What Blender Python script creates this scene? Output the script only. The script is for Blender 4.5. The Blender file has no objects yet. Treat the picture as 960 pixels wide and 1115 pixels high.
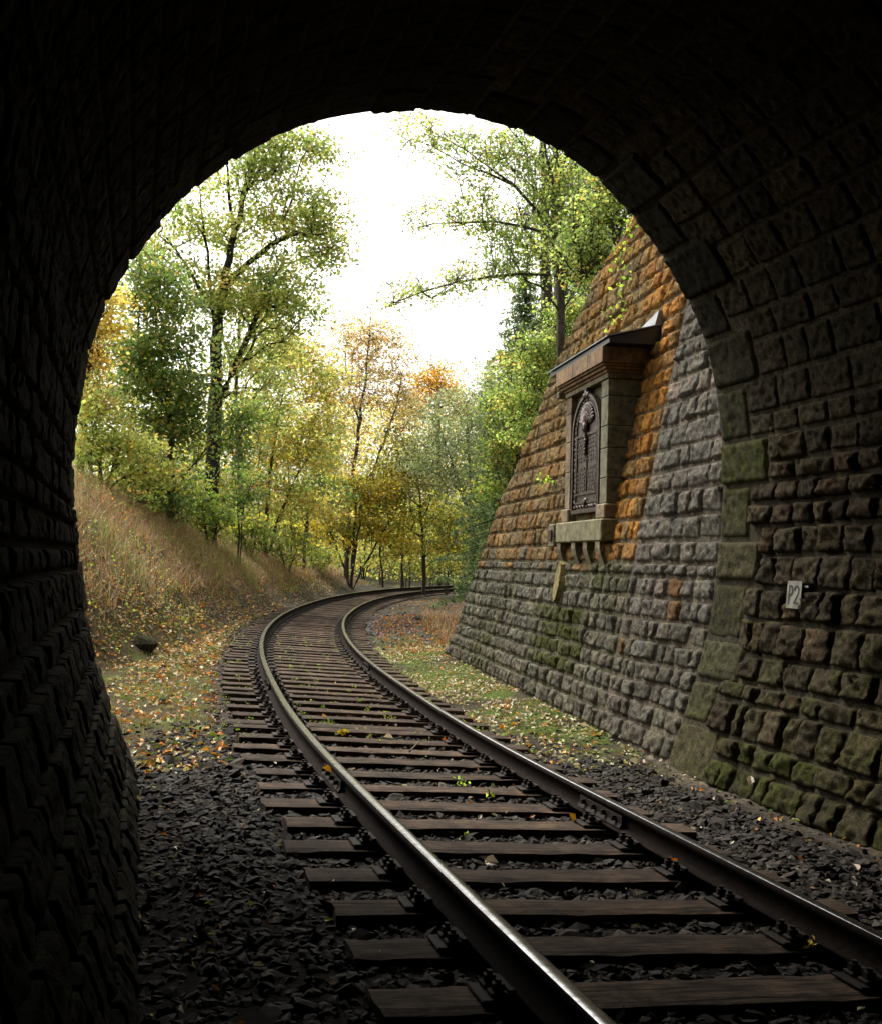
import bpy, math, random
import numpy as np
from math import radians, sin, cos, pi
rng = np.random.default_rng(11); random.seed(11)
S = bpy.context.scene; C = S.collection

# ------------------------------------------------------------------ camera
F, HZ, ROLL, CH = 1280., 612.6, radians(1.47), 1.381
PIT = math.atan((HZ-557.5)/F)
cam_d = bpy.data.cameras.new('camera'); cam = bpy.data.objects.new('camera', cam_d); C.objects.link(cam)
cam_d.sensor_fit = 'VERTICAL'; cam_d.sensor_height = 36; cam_d.sensor_width = 31; cam_d.lens = 36*F/1115
cam_d.clip_start = .05; cam_d.clip_end = 6000
cam.location = (0, 0, CH)
from mathutils import Matrix, Vector
cam.rotation_euler = (Matrix.Rotation(pi/2+PIT, 3, 'X') @ Matrix.Rotation(ROLL, 3, 'Z')).to_euler()
S.camera = cam

def ray(x, y):
    X, Y = x-480, y-557.5; c, s = cos(ROLL), sin(ROLL)
    px, py = c*X+s*Y, -s*X+c*Y
    dx, u = px/F, -py/F
    return np.array([dx, cos(PIT)-u*sin(PIT), sin(PIT)+u*cos(PIT)])
CO = np.array([0, 0, CH])
def aty(x, y, Y): r = ray(x, y); return CO+r*Y/r[1]
def atz(x, y, z): r = ray(x, y); return CO+r*(z-CH)/r[2]

# ------------------------------------------------------------------ noise
def _h(i, j, k, seed):
    n = (i*374761393+j*668265263+k*2147483647+seed*1274126177) & 0xFFFFFFFF
    n = ((n ^ (n >> 13))*1274126177) & 0xFFFFFFFF
    n = n ^ (n >> 16)
    return (n & 0xFFFFFF)/float(0xFFFFFF)
def vnoise(P, sc, seed=0):
    Q = np.asarray(P, float)*sc+1000.; I = np.floor(Q).astype(np.int64); f = Q-I; f = f*f*(3-2*f)
    r = 0
    for a in (0, 1):
        for b in (0, 1):
            for c in (0, 1):
                w = (f[:, 0] if a else 1-f[:, 0])*(f[:, 1] if b else 1-f[:, 1])*(f[:, 2] if c else 1-f[:, 2])
                r = r+w*_h(I[:, 0]+a, I[:, 1]+b, I[:, 2]+c, seed)
    return r*2-1
def fbm(P, sc, oct=3, seed=0):
    r = 0; a = 1; t = 0
    for o in range(oct): r = r+a*vnoise(P, sc*2**o, seed+o*17); t += a; a *= .5
    return r/t
def sstep(x): x = np.clip(x, 0, 1); return x*x*(3-2*x)

# ------------------------------------------------------------------ mesh helpers
def mesh(name, V, faces, cols=None, mats=(), smooth=False, midx=None):
    """faces: list of (k,n) int arrays"""
    V = np.asarray(V, np.float32).reshape(-1, 3)
    m = bpy.data.meshes.new(name); m.vertices.add(len(V)); m.vertices.foreach_set('co', V.ravel())
    if isinstance(faces, np.ndarray): faces = [faces]
    faces = [np.asarray(f, np.int32) for f in faces if len(f)]
    loops = np.concatenate([f.ravel() for f in faces]); tot = np.concatenate([np.full(len(f), f.shape[1], np.int32) for f in faces])
    st = np.concatenate([[0], np.cumsum(tot)[:-1]]).astype(np.int32)
    m.loops.add(len(loops)); m.loops.foreach_set('vertex_index', loops)
    m.polygons.add(len(tot)); m.polygons.foreach_set('loop_start', st); m.polygons.foreach_set('loop_total', tot)
    if midx is not None: m.polygons.foreach_set('material_index', np.asarray(midx, np.int32))
    m.polygons.foreach_set('use_smooth', np.full(len(tot), bool(smooth)))
    m.update(calc_edges=True)
    if cols is not None:
        a = m.color_attributes.new('Col', 'FLOAT_COLOR', 'POINT')
        c = np.ones((len(V), 4), np.float32); cc = np.asarray(cols, np.float32); c[:, :cc.shape[1]] = cc
        a.data.foreach_set('color', c.ravel())
    for x in mats: m.materials.append(x)
    m.validate()
    return m
def link(name, m, parent=None, loc=None):
    o = bpy.data.objects.new(name, m); C.objects.link(o)
    if parent is not None: o.parent = parent
    if loc is not None: o.location = loc
    return o
def tag(o, label=None, cat=None, group=None, kind=None):
    if label: o['label'] = label
    if cat: o['category'] = cat
    if group: o['group'] = group
    if kind: o['kind'] = kind
    return o
def empty(name, loc, label, cat, group=None):
    o = bpy.data.objects.new(name, None); C.objects.link(o); o.location = loc; o.empty_display_size = .1
    return tag(o, label, cat, group)
class MB:
    def __init__(s): s.v = []; s.f = {}; s.n = 0; s.c = []; s.hasc = False
    def add(s, V, Fs, col=None):
        V = np.asarray(V, float).reshape(-1, 3)
        for f in (Fs if isinstance(Fs, list) else [Fs]):
            f = np.asarray(f)
            if len(f): s.f.setdefault(f.shape[1], []).append(f+s.n)
        s.v.append(V); s.n += len(V)
        c = np.ones((len(V), 4)) if col is None else np.broadcast_to(np.asarray(col, float), (len(V), len(col) if np.ndim(col) == 1 else np.shape(col)[1]))
        if c.shape[1] == 3: c = np.concatenate([c, np.ones((len(V), 1))], 1)
        if col is not None: s.hasc = True
        s.c.append(c)
    def mesh(s, name, mats, smooth=False):
        return mesh(name, np.concatenate(s.v), [np.concatenate(x) for x in s.f.values()], np.concatenate(s.c) if s.hasc else None, mats, smooth)
    def build(s, name, mat, parent=None, smooth=False):
        return link(name, s.mesh(name, [mat], smooth), parent)
BOXF = np.array([[0, 3, 2, 1], [4, 5, 6, 7], [0, 1, 5, 4], [1, 2, 6, 5], [2, 3, 7, 6], [3, 0, 4, 7]])
def box8(mb, P, col=None): mb.add(P, BOXF, col)       # P: 4 bottom corners then 4 top corners
def box(mb, lo, hi, fr=None, col=None, bev=0.):
    x0, y0, z0 = lo; x1, y1, z1 = hi
    if bev <= 0:
        P = np.array([[x0, y0, z0], [x1, y0, z0], [x1, y1, z0], [x0, y1, z0], [x0, y0, z1], [x1, y0, z1], [x1, y1, z1], [x0, y1, z1]], float)
        Fs = [BOXF]
    else:
        b = bev; P = []
        for z, i in ((z0, b), (z0+b, 0), (z1-b, 0), (z1, b)):
            for (sx, sy) in ((0, 0), (1, 0), (1, 1), (0, 1)):
                xx = x0 if sx == 0 else x1; yy = y0 if sy == 0 else y1; dx = 1 if sx == 0 else -1; dy = 1 if sy == 0 else -1
                P.append((xx+dx*(i+b*.0), yy+dy*(i+b), z)); P.append((xx+dx*(i+b), yy+dy*(i+b*.0), z))
        # order the 8 ring points consistently around
        R = []
        for L in range(4):
            q = P[L*8:L*8+8]
            R += [q[0], q[1], q[3], q[2], q[4], q[5], q[7], q[6]]
        P = np.array(R, float)
        q = []
        for L in range(3):
            for k in range(8):
                k2 = (k+1) % 8; q.append([L*8+k, L*8+k2, (L+1)*8+k2, (L+1)*8+k])
        Fs = [np.array(q), np.array([[7, 6, 5, 4, 3, 2, 1, 0], [24, 25, 26, 27, 28, 29, 30, 31]])]
    if fr is not None: P = fr(P)
    mb.add(P, Fs, col)
def tube(mb, pts, rad, sides=6, col=None, cap=True):
    pts = np.asarray(pts, float); n = len(pts); rad = np.broadcast_to(np.asarray(rad, float), (n,))
    T = np.gradient(pts, axis=0); T /= np.linalg.norm(T, axis=1)[:, None]+1e-9
    up = np.where(np.abs(T[:, 2:3]) > .9, np.array([[1., 0, 0]]), np.array([[0, 0, 1.]]))
    A = np.cross(T, up); A /= np.linalg.norm(A, axis=1)[:, None]+1e-9; B = np.cross(T, A)
    a = np.arange(sides)*2*pi/sides
    V = pts[:, None]+rad[:, None, None]*(np.cos(a)[None, :, None]*A[:, None]+np.sin(a)[None, :, None]*B[:, None])
    i = np.arange(n-1)[:, None]*sides; k = np.arange(sides)[None]; k2 = (k+1) % sides
    Q = np.stack([i+k, i+k2, i+sides+k2, i+sides+k], -1).reshape(-1, 4)
    Fs = [Q]
    if cap and sides > 2: Fs.append(np.array([np.arange(sides)[::-1], (n-1)*sides+np.arange(sides)]))
    mb.add(V.reshape(-1, 3), Fs, col)

# ------------------------------------------------------------------ materials
def newmat(name):
    m = bpy.data.materials.new(name); m.use_nodes = True; nt = m.node_tree; nt.nodes.clear()
    o = nt.nodes.new('ShaderNodeOutputMaterial'); b = nt.nodes.new('ShaderNodeBsdfPrincipled'); nt.links.new(b.outputs[0], o.inputs[0])
    return m, nt, b, o
def N(nt, t, **k):
    n = nt.nodes.new(t)
    for a, v in k.items():
        if a.startswith('i_'): n.inputs[a[2:].replace('_', ' ')].default_value = v
        else: setattr(n, a, v)
    return n
def noise(nt, co, scale, detail=4, rough=.6):
    n = N(nt, 'ShaderNodeTexNoise'); n.inputs['Scale'].default_value = scale; n.inputs['Detail'].default_value = detail; n.inputs['Roughness'].default_value = rough
    nt.links.new(co, n.inputs['Vector']); return n.outputs['Fac']
def ramp(nt, fac, stops):
    r = N(nt, 'ShaderNodeValToRGB'); e = r.color_ramp.elements
    while len(e) > 1: e.remove(e[-1])
    for k, (p, c) in enumerate(stops):
        x = e[0] if k == 0 else e.new(p)
        x.position = p; x.color = (*c, 1) if len(c) == 3 else c
    nt.links.new(fac, r.inputs['Fac']); return r.outputs['Color']
def mixc(nt, a, b, fac, blend='MIX'):
    m = N(nt, 'ShaderNodeMix', data_type='RGBA', blend_type=blend)
    for s, i in ((a, 6), (b, 7), (fac, 0)):
        if isinstance(s, bpy.types.NodeSocket): nt.links.new(s, m.inputs[i])
        elif i == 0: m.inputs[0].default_value = s
        else: m.inputs[i].default_value = (*s, 1) if len(s) == 3 else s
    return m.outputs[2]
def bump(nt, b, h, strength=.5, dist=.02, prev=None):
    n = N(nt, 'ShaderNodeBump'); n.inputs['Strength'].default_value = strength; n.inputs['Distance'].default_value = dist
    nt.links.new(h, n.inputs['Height'])
    if prev: nt.links.new(prev, n.inputs['Normal'])
    nt.links.new(n.outputs[0], b.inputs['Normal']); return n.outputs[0]
def coords(nt, kind='Object'):
    return N(nt, 'ShaderNodeTexCoord').outputs[kind]
def spec(b, v): b.inputs['Specular IOR Level'].default_value = v

def mat_attr(name, vs=14, vamp=.45, bs=45, bstr=.6, bdist=.01, rough=.85, sp=.3, moss=True):
    m, nt, b, o = newmat(name); co = coords(nt)
    at = N(nt, 'ShaderNodeAttribute', attribute_name='Col')
    n1 = noise(nt, co, vs, 6, .65); n2 = noise(nt, co, 2.2, 4)
    r1 = ramp(nt, n1, [(.34, (1-vamp,)*3), (.5, (1, 1, 1)), (.68, (1+vamp*1.1,)*3)])
    c = mixc(nt, at.outputs['Color'], r1, 1., 'MULTIPLY')
    r2 = ramp(nt, n2, [(.36, (.58, .57, .57)), (.64, (.86, .83, .76))])
    c = mixc(nt, c, r2, 1., 'MULTIPLY')
    vo = N(nt, 'ShaderNodeTexNoise'); vo.inputs['Scale'].default_value = vs*2.6; vo.inputs['Detail'].default_value = 3; nt.links.new(co, vo.inputs['Vector'])
    sp_f = ramp(nt, vo.outputs['Fac'], [(.36, (.45, .43, .4)), (.47, (1, 1, 1)), (.60, (1, 1, 1)), (.70, (1.45, 1.42, 1.3))])
    c = mixc(nt, c, sp_f, .8, 'MULTIPLY')
    if moss:      # moss cover: attribute alpha gives how much, noise breaks it up
        n3 = noise(nt, co, 7, 5, .7)
        ma = N(nt, 'ShaderNodeMath', operation='ADD'); nt.links.new(at.outputs['Alpha'], ma.inputs[0]); nt.links.new(n3, ma.inputs[1])
        mf = ramp(nt, ma.outputs[0], [(.66, (0, 0, 0)), (1.15, (1, 1, 1))])
        mc = ramp(nt, n1, [(.36, (.013, .017, .004)), (.64, (.062, .066, .013))])
        c = mixc(nt, c, mc, mf)
    nt.links.new(c, b.inputs['Base Color']); b.inputs['Roughness'].default_value = rough; spec(b, sp)
    bump(nt, b, noise(nt, co, bs, 6, .7), bstr, bdist)
    return m
M_stone = mat_attr('rough stone', vs=22, vamp=.55, bs=70, bstr=1., bdist=.015, rough=.95, sp=.07)
M_quoin = mat_attr('dressed stone', vs=16, vamp=.5, bs=55, bstr=.9, bdist=.012, rough=.95, sp=.07)
M_sand = mat_attr('sandstone', vs=6, vamp=.3, bs=70, bstr=.25, bdist=.004, moss=False)
M_ground = mat_attr('ground soil', vs=30, vamp=.7, bs=60, bstr=1., bdist=.02, rough=.95, sp=.08, moss=False)
M_ball = mat_attr('ballast stone', vs=30, vamp=.35, bs=90, bstr=.3, bdist=.003, rough=.8, sp=.16, moss=False)
M_bark = mat_attr('bark', vs=12, vamp=.5, bs=25, bstr=.8, bdist=.02, moss=False)

def mat_leaf(name, trans=.58, rough=.5):
    m, nt, b, o = newmat(name)
    at = N(nt, 'ShaderNodeAttribute', attribute_name='Col')
    nt.links.new(at.outputs['Color'], b.inputs['Base Color']); b.inputs['Roughness'].default_value = rough; spec(b, .35)
    tr = N(nt, 'ShaderNodeBsdfTranslucent'); g = mixc(nt, at.outputs['Color'], (1.25, 1.25, .9), 1., 'MULTIPLY'); nt.links.new(g, tr.inputs['Color'])
    mx = N(nt, 'ShaderNodeMixShader'); mx.inputs[0].default_value = trans
    nt.links.new(b.outputs[0], mx.inputs[1]); nt.links.new(tr.outputs[0], mx.inputs[2]); nt.links.new(mx.outputs[0], o.inputs[0])
    return m
M_leaf = mat_leaf('tree leaf'); M_litter = mat_leaf('fallen leaf', .15, .6); M_grass = mat_leaf('grass blade', .3, .6)

def mat_simple(name, c1, c2, scale, rough=.6, metal=0., bs=40, bstr=.4, bdist=.004, sp=.5, stretch=None, objrand=0.):
    m, nt, b, o = newmat(name); co = coords(nt)
    if stretch:
        mp = N(nt, 'ShaderNodeMapping'); mp.inputs['Scale'].default_value = stretch; nt.links.new(co, mp.inputs['Vector'])
        if objrand:
            oi = N(nt, 'ShaderNodeObjectInfo'); ml = N(nt, 'ShaderNodeMath', operation='MULTIPLY'); ml.inputs[1].default_value = 37.
            nt.links.new(oi.outputs['Random'], ml.inputs[0]); nt.links.new(ml.outputs[0], mp.inputs['Location'])
        co = mp.outputs[0]
    n1 = noise(nt, co, scale, 6, .65); c1 = [q*.75 for q in c1]; c2 = [q*.75 for q in c2]
    c = ramp(nt, n1, [(.37, c1), (.63, c2)])
    if objrand:
        oi = N(nt, 'ShaderNodeObjectInfo'); v = ramp(nt, oi.outputs['Random'], [(0, (1-objrand, 1-objrand, 1-objrand)), (.5, (1, .95, .85)), (1, (1+objrand, 1+objrand, 1+objrand))])
        c = mixc(nt, c, v, 1., 'MULTIPLY')
    nt.links.new(c, b.inputs['Base Color']); b.inputs['Roughness'].default_value = rough; b.inputs['Metallic'].default_value = metal; spec(b, sp)
    bump(nt, b, noise(nt, co, bs, 6, .7), bstr, bdist)
    return m, nt, b
M_wood, nt_, b_ = mat_simple('weathered sleeper wood', (.032, .021, .014), (.140, .094, .066), 5, .8, 0, 9, 1., .010, .10, (1.2, 16, 16), .3)
# moss and damp patches on the sleepers
_co = coords(nt_); _mp = N(nt_, 'ShaderNodeMapping'); _mp.inputs['Scale'].default_value = (1.5, 42, 30); nt_.links.new(_co, _mp.inputs['Vector'])
_oi = N(nt_, 'ShaderNodeObjectInfo'); _ml = N(nt_, 'ShaderNodeMath', operation='MULTIPLY'); _ml.inputs[1].default_value = 91.; nt_.links.new(_oi.outputs['Random'], _ml.inputs[0]); nt_.links.new(_ml.outputs[0], _mp.inputs['Location'])
_cr = ramp(nt_, noise(nt_, _mp.outputs[0], 1.3, 3, .5), [(.34, (.12, .11, .1)), (.42, (1, 1, 1))])
_st = ramp(nt_, noise(nt_, _co, 5., 5, .7), [(.36, (.45, .43, .42)), (.52, (1, 1, 1)), (.66, (1.5, 1.45, 1.35))])
_old = b_.inputs['Base Color'].links[0].from_socket
_c2 = mixc(nt_, mixc(nt_, _old, _cr, 1., 'MULTIPLY'), _st, 1., 'MULTIPLY'); nt_.links.new(_c2, b_.inputs['Base Color'])
M_rust, _, _ = mat_simple('rusty rail side', (.008, .006, .005), (.028, .017, .012), 25, .85, .0, 60, .6, .003, .04)
M_head, nh, bh = mat_simple('worn steel rail head', (.20, .19, .195), (.50, .50, .53), 22, .2, .95, 60, .1, .001, .5, (1, 1, 1))
M_iron, _, _ = mat_simple('dark track iron', (.014, .011, .01), (.04, .026, .018), 30, .75, .0, 60, .5, .003, .12)
M_bronze, _, _ = mat_simple('brown patinated bronze', (.035, .024, .02), (.14, .10, .085), 14, .42, .55, 50, .4, .003)
M_sheet, _, _ = mat_simple('black coated sheet metal', (.012, .013, .018), (.022, .024, .032), 5, .35, 0., 30, .05, .002)
M_zinc, _, _ = mat_simple('pale sheet metal roof', (.22, .235, .26), (.34, .36, .39), 5, .45, .3, 30, .1, .002)
M_plate, _, _ = mat_simple('dirty cream enamel', (.14, .135, .095), (.33, .32, .26), 12, .45, 0., 40, .1, .002)
M_black, _, _ = mat_simple('black paint', (.01, .01, .01), (.02, .02, .02), 12, .5)
M_deadwood, _, _ = mat_simple('dead wood', (.05, .04, .03), (.16, .13, .10), 8, .8, 0, 20, .8, .01, .3, (1, 1, 4))

# ------------------------------------------------------------------ track centre line
KS = np.array([-40, 0, 4, 8, 12, 16, 20, 26, 32, 40, 50, 62, 75, 95, 130.])-2
KH = np.radians([-17.4, -17.4, -15.7, -14.9, -11.5, -10.2, -7.8, -4.8, -1.9, .7, 5, 11.7, 20, 34, 50])
DS = .2; SS = np.arange(-36, 120, DS); TH = np.interp(SS, KS, KH)
_x = np.concatenate([[0], np.cumsum(np.sin((TH[1:]+TH[:-1])/2))*DS]); _y = np.concatenate([[0], np.cumsum(np.cos((TH[1:]+TH[:-1])/2))*DS])
_i0 = int(round(36/DS)); CX = _x-_x[_i0]+1.759; CY = _y-_y[_i0]+2
CANT = .048
def cl(s, o=0., z=0.):
    s = np.asarray(s, float); x = np.interp(s, SS, CX); y = np.interp(s, SS, CY); t = np.interp(s, SS, TH)
    return np.stack([x+o*np.cos(t), y-o*np.sin(t), z+0*x-CANT*np.clip(o, -1.7, 1.7)], -1)
def inv(x, y):
    x = np.asarray(x, float); y = np.asarray(y, float); s = np.empty(x.shape); o = np.empty(x.shape)
    for a in range(0, len(x), 8000):
        X = x[a:a+8000, None]; Y = y[a:a+8000, None]
        D = (X-CX[::2])**2+(Y-CY[::2])**2; i = D.argmin(1)*2
        dx = x[a:a+8000]-CX[i]; dy = y[a:a+8000]-CY[i]
        s[a:a+8000] = SS[i]+dx*np.sin(TH[i])+dy*np.cos(TH[i]); o[a:a+8000] = dx*np.cos(TH[i])-dy*np.sin(TH[i])
    return s, o

# ------------------------------------------------------------------ wall and portal frames
WA = np.array([1.9, 9.75, 0.]); WT = np.array([-1.79, 11.18, 0.]); WT /= np.linalg.norm(WT); WN = np.array([WT[1], -WT[0], 0.]); BAT = .19
EDU = np.array([11.42, 11.3, 10.67, 10.14, 9.27, 8.19, 7.17, 5.83, 4.57, 2.5, 0, -1.]); EDZ = np.array([-.6, -.25, .17, .97, 2.18, 3.14, 4.26, 5.29, 5.75, 6.15, 6.4, 6.5])
def uedge(z): return np.interp(z, EDZ, EDU)
def ztop(u): return np.interp(u, EDU[::-1], EDZ[::-1])
def wall_pt(u, z, h=0.):
    n = WN-np.array([0, 0, BAT]); n = n/np.linalg.norm(n)
    u = np.asarray(u, float)[..., None]; z = np.asarray(z, float)[..., None]; h = np.asarray(h, float)[..., None]
    zz = np.asarray(z)
    wj = np.interp(zz, [-.6, -.25, .43, .88, 1.54, 2.15, 2.82, 3.4], [4.10, 4.25, 4.48, 4.60, 4.69, 4.71, 4.65, 4.5])-4.25
    bul = np.clip(wj-BAT*(zz+.25)+.012, 0, 1)*(1-sstep(np.asarray(u)/1.5))
    return WA+WT*u+WN*(BAT*(z+.25)+bul)+np.array([0, 0, 1.])*z-n*h
def wq(u, q, z):     # memorial frame: along wall, into wall, up
    u, q, z = [np.asarray(k, float)[..., None] for k in (u, q, z)]
    return WA+WT*u+WN*q+np.array([0, 0, 1.])*z
PL = np.array([-2.28, 9.01, 0.]); PT = np.array([4.18, .74, 0.]); PT /= np.linalg.norm(PT)
TD = np.array([-sin(radians(14.5)), cos(radians(14.5)), 0.])
PROF = np.array([(.14, -.6), (0, -.25), (-.12, .01), (-.27, .43), (-.38, .80), (-.47, 1.26), (-.53, 1.78), (-.54, 2.23), (-.50, 2.76), (-.40, 3.18), (-.18, 3.66), (.25, 4.22), (.70, 4.60),
                 (1.22, 4.87), (1.86, 5.03), (2.36, 5.05), (2.86, 4.97), (3.32, 4.77), (3.72, 4.48), (4.21, 3.91), (4.51, 3.36), (4.65, 2.82), (4.71, 2.15), (4.69, 1.54), (4.60, .88), (4.48, .43), (4.25, -.25), (4.10, -.6)])
def smooth_poly(P, sub=6):
    Q = []
    for i in range(len(P)-1):
        p0, p1, p2, p3 = P[max(i-1, 0)], P[i], P[i+1], P[min(i+2, len(P)-1)]
        for k in range(sub):
            t = k/sub; Q.append(.5*((2*p1)+(-p0+p2)*t+(2*p0-5*p1+4*p2-p3)*t*t+(-p0+3*p1-3*p2+p3)*t**3))
    Q.append(P[-1]); return np.array(Q)
PP = smooth_poly(PROF)
# gentle smoothing of the tangent so that courses do not kink
for _ in range(6): PP[1:-1] = PP[1:-1]*.5+(PP[:-2]+PP[2:])*.25
PV = np.concatenate([[0], np.cumsum(np.hypot(*np.diff(PP, axis=0).T))]); VL = PV[-1]
PTg = np.gradient(PP, axis=0); PTg /= np.hypot(*PTg.T)[:, None]
def lin_pt(v, s, h=0.):
    w = np.interp(v, PV, PP[:, 0]); z = np.interp(v, PV, PP[:, 1]); tx = np.interp(v, PV, PTg[:, 0]); tz = np.interp(v, PV, PTg[:, 1])
    w = w+tz*h; z = z-tx*h       # inward normal (profile runs up the left side and down the right)
    return PL+PT*np.asarray(w)[..., None]+np.array([0, 0, 1.])*np.asarray(z)[..., None]-TD*np.asarray(s)[..., None]

# ------------------------------------------------------------------ ground
def ground_z(x, y, detail=True):
    x = np.atleast_1d(np.asarray(x, float)); y = np.atleast_1d(np.asarray(y, float)); s, o = inv(x, y)
    P = np.stack([x, y, 0*x], 1)
    u = (x-WA[0])*WT[0]+(y-WA[1])*WT[1]; q = (x-WA[0])*WN[0]+(y-WA[1])*WN[1]
    z = -.222-CANT*np.clip(o, -1.45, 1.45)
    z = np.where(o < -1.45, -.152+(-.10)*sstep((-1.45-o)/.9), z)
    z = np.where(o > 1.45, -.292+.07*sstep((o-1.45)/1.2), z)
    amp = .012+.03*sstep((np.abs(o)-1.6)/1.5)
    Fo = np.interp(s, [4, 8, 13, 16.5, 20, 26, 34, 50], [-9, -7.5, -4.2, -2.7, -2.05, -1.75, -1.62, -1.6]); hc = np.interp(s, [6, 20, 26, 32, 40, 50, 57, 64, 80], [4.0, 3.9, 3.8, 3.5, 3.1, 2.6, 1.7, .6, .2])
    d = Fo-o; dn = np.clip(d/5.4, 0, 1); bank = hc*(1-(1-dn)**1.6)*(1-.35*(1-sstep(d/.8)))+np.where(d > 5, .05*(d-5), 0)
    outside = sstep((s-6.5)/2)
    z = z+np.where(d > 0, bank, 0)*outside
    # right: fill behind the battered wall, open bank after its end
    zt = ztop(np.clip(u, -1, 11.3)); qw = BAT*(zt+.25)+.22
    fillw = zt-.06+.32*np.clip(q-qw, 0, 14)
    rb = np.where(u < 11.3, fillw, np.clip(.45*(o-3.4-.25*np.clip(u-13, 0, 12)), 0, 4)-.22)
    rb = np.where(u >= 11.3, rb+np.clip(fillw-rb, 0, 9)*(1-sstep((u-11.3)/2.2)), rb)
    z = np.where((q > qw) & (u > -.2) & (u < 11.3), rb, z)
    z = np.where((u >= 11.3) & (q > .6) & (o > 2.8), np.maximum(z, rb), z)
    far = sstep((y-70)/60); z = z+far*(5+3*fbm(P, .02, 2, 5))*sstep((y-70)/80)
    if detail: z = z+amp*fbm(P, 2.5, 3, 3)+.10*fbm(P, 1.7, 3, 13)*sstep(d/1.2)*outside+np.where(np.abs(o) > 3.5, .12*fbm(P, .7, 2, 9), 0)
    return z
def axis(spans):
    r = []
    for a, b, d in spans: r += list(np.arange(a, b, d))
    return np.array(r)
gx = axis([(-1500, -200, 260), (-200, -60, 20), (-60, -20, 2), (-20, -8, .5), (-8, 7, .1), (7, 20, .5), (20, 60, 2), (60, 200, 20), (200, 1600, 260)])
gy = axis([(-30, 0, 3), (0, 3, .5), (3, 30, .11), (30, 60, .4), (60, 140, 2), (140, 400, 30), (400, 3500, 500)])
GX, GY = np.meshgrid(gx, gy); X = GX.ravel(); Y = GY.ravel(); Z = ground_z(X, Y)
s_, o_ = inv(X, Y); P3 = np.stack([X, Y, 0*X], 1)
u_ = (X-WA[0])*WT[0]+(Y-WA[1])*WT[1]; q_ = (X-WA[0])*WN[0]+(Y-WA[1])*WN[1]
def lerp(a, b, t): return a+(b-a)*np.asarray(t)[:, None]
n1 = fbm(P3, 1.3, 4, 21); n2 = fbm(P3, 5, 3, 22)
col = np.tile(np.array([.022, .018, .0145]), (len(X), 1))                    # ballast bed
inside = 1-sstep((Y-8.6)/2.2)
soil = np.array([.150, .125, .092])
w = sstep((np.abs(o_+.05)-1.88-.15*n2)/.4); col = lerp(col, soil[None]*(.85+.3*n1[:, None]), w)
leafy = np.array([.10, .075, .038]); moss = np.array([.085, .125, .022]); gravel = np.array([.10, .09, .075]); dirt = np.array([.085, .068, .048])
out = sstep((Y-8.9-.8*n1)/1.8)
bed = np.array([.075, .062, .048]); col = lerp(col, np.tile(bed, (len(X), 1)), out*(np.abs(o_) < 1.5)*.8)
mL = out*sstep((-o_-1.3)/.3); col = lerp(col, leafy[None]*(.9+.5*n1[:, None]), mL); col = lerp(col, np.tile(moss, (len(X), 1)), mL*sstep((n2+n1-.1)/.4)*.7)
mR = out*sstep((o_-1.35)/.3); col = lerp(col, dirt[None]*(.9+.5*n1[:, None]), mR); col = lerp(col, np.tile(moss, (len(X), 1)), mR*sstep((n1+.45-np.abs(o_-1.75)*.5)/.3)*.95)
g = sstep((Y-24-2*n1)/4)*(np.abs(o_) > 1.3)*(np.abs(o_) < 2.6); col = lerp(col, gravel[None]*(.9+.3*n2[:, None]), g*.85)
bankm = sstep((Z-.1)/.5); col = lerp(col, np.array([.10, .075, .042])[None]*(.9+.6*n1[:, None]), bankm*(o_ < 0)); col = lerp(col, np.array([.07, .055, .028])[None]*(.9+.4*n1[:, None]), bankm*(o_ > 0))
deep = sstep((Y-48)/12)*(np.abs(o_) > 3); col = lerp(col, np.array([.035, .034, .014])[None]*(1+.5*n1[:, None]), deep)
nx, ny = len(gx), len(gy); i = np.arange(ny-1)[:, None]*nx+np.arange(nx-1)[None]
Q = np.stack([i, i+1, i+nx+1, i+nx], -1).reshape(-1, 4)
g_ = link('ground', mesh('ground', np.stack([X, Y, Z], 1), Q, np.clip(col, .005, 1), [M_ground], True)); g_['kind'] = 'structure'

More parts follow.
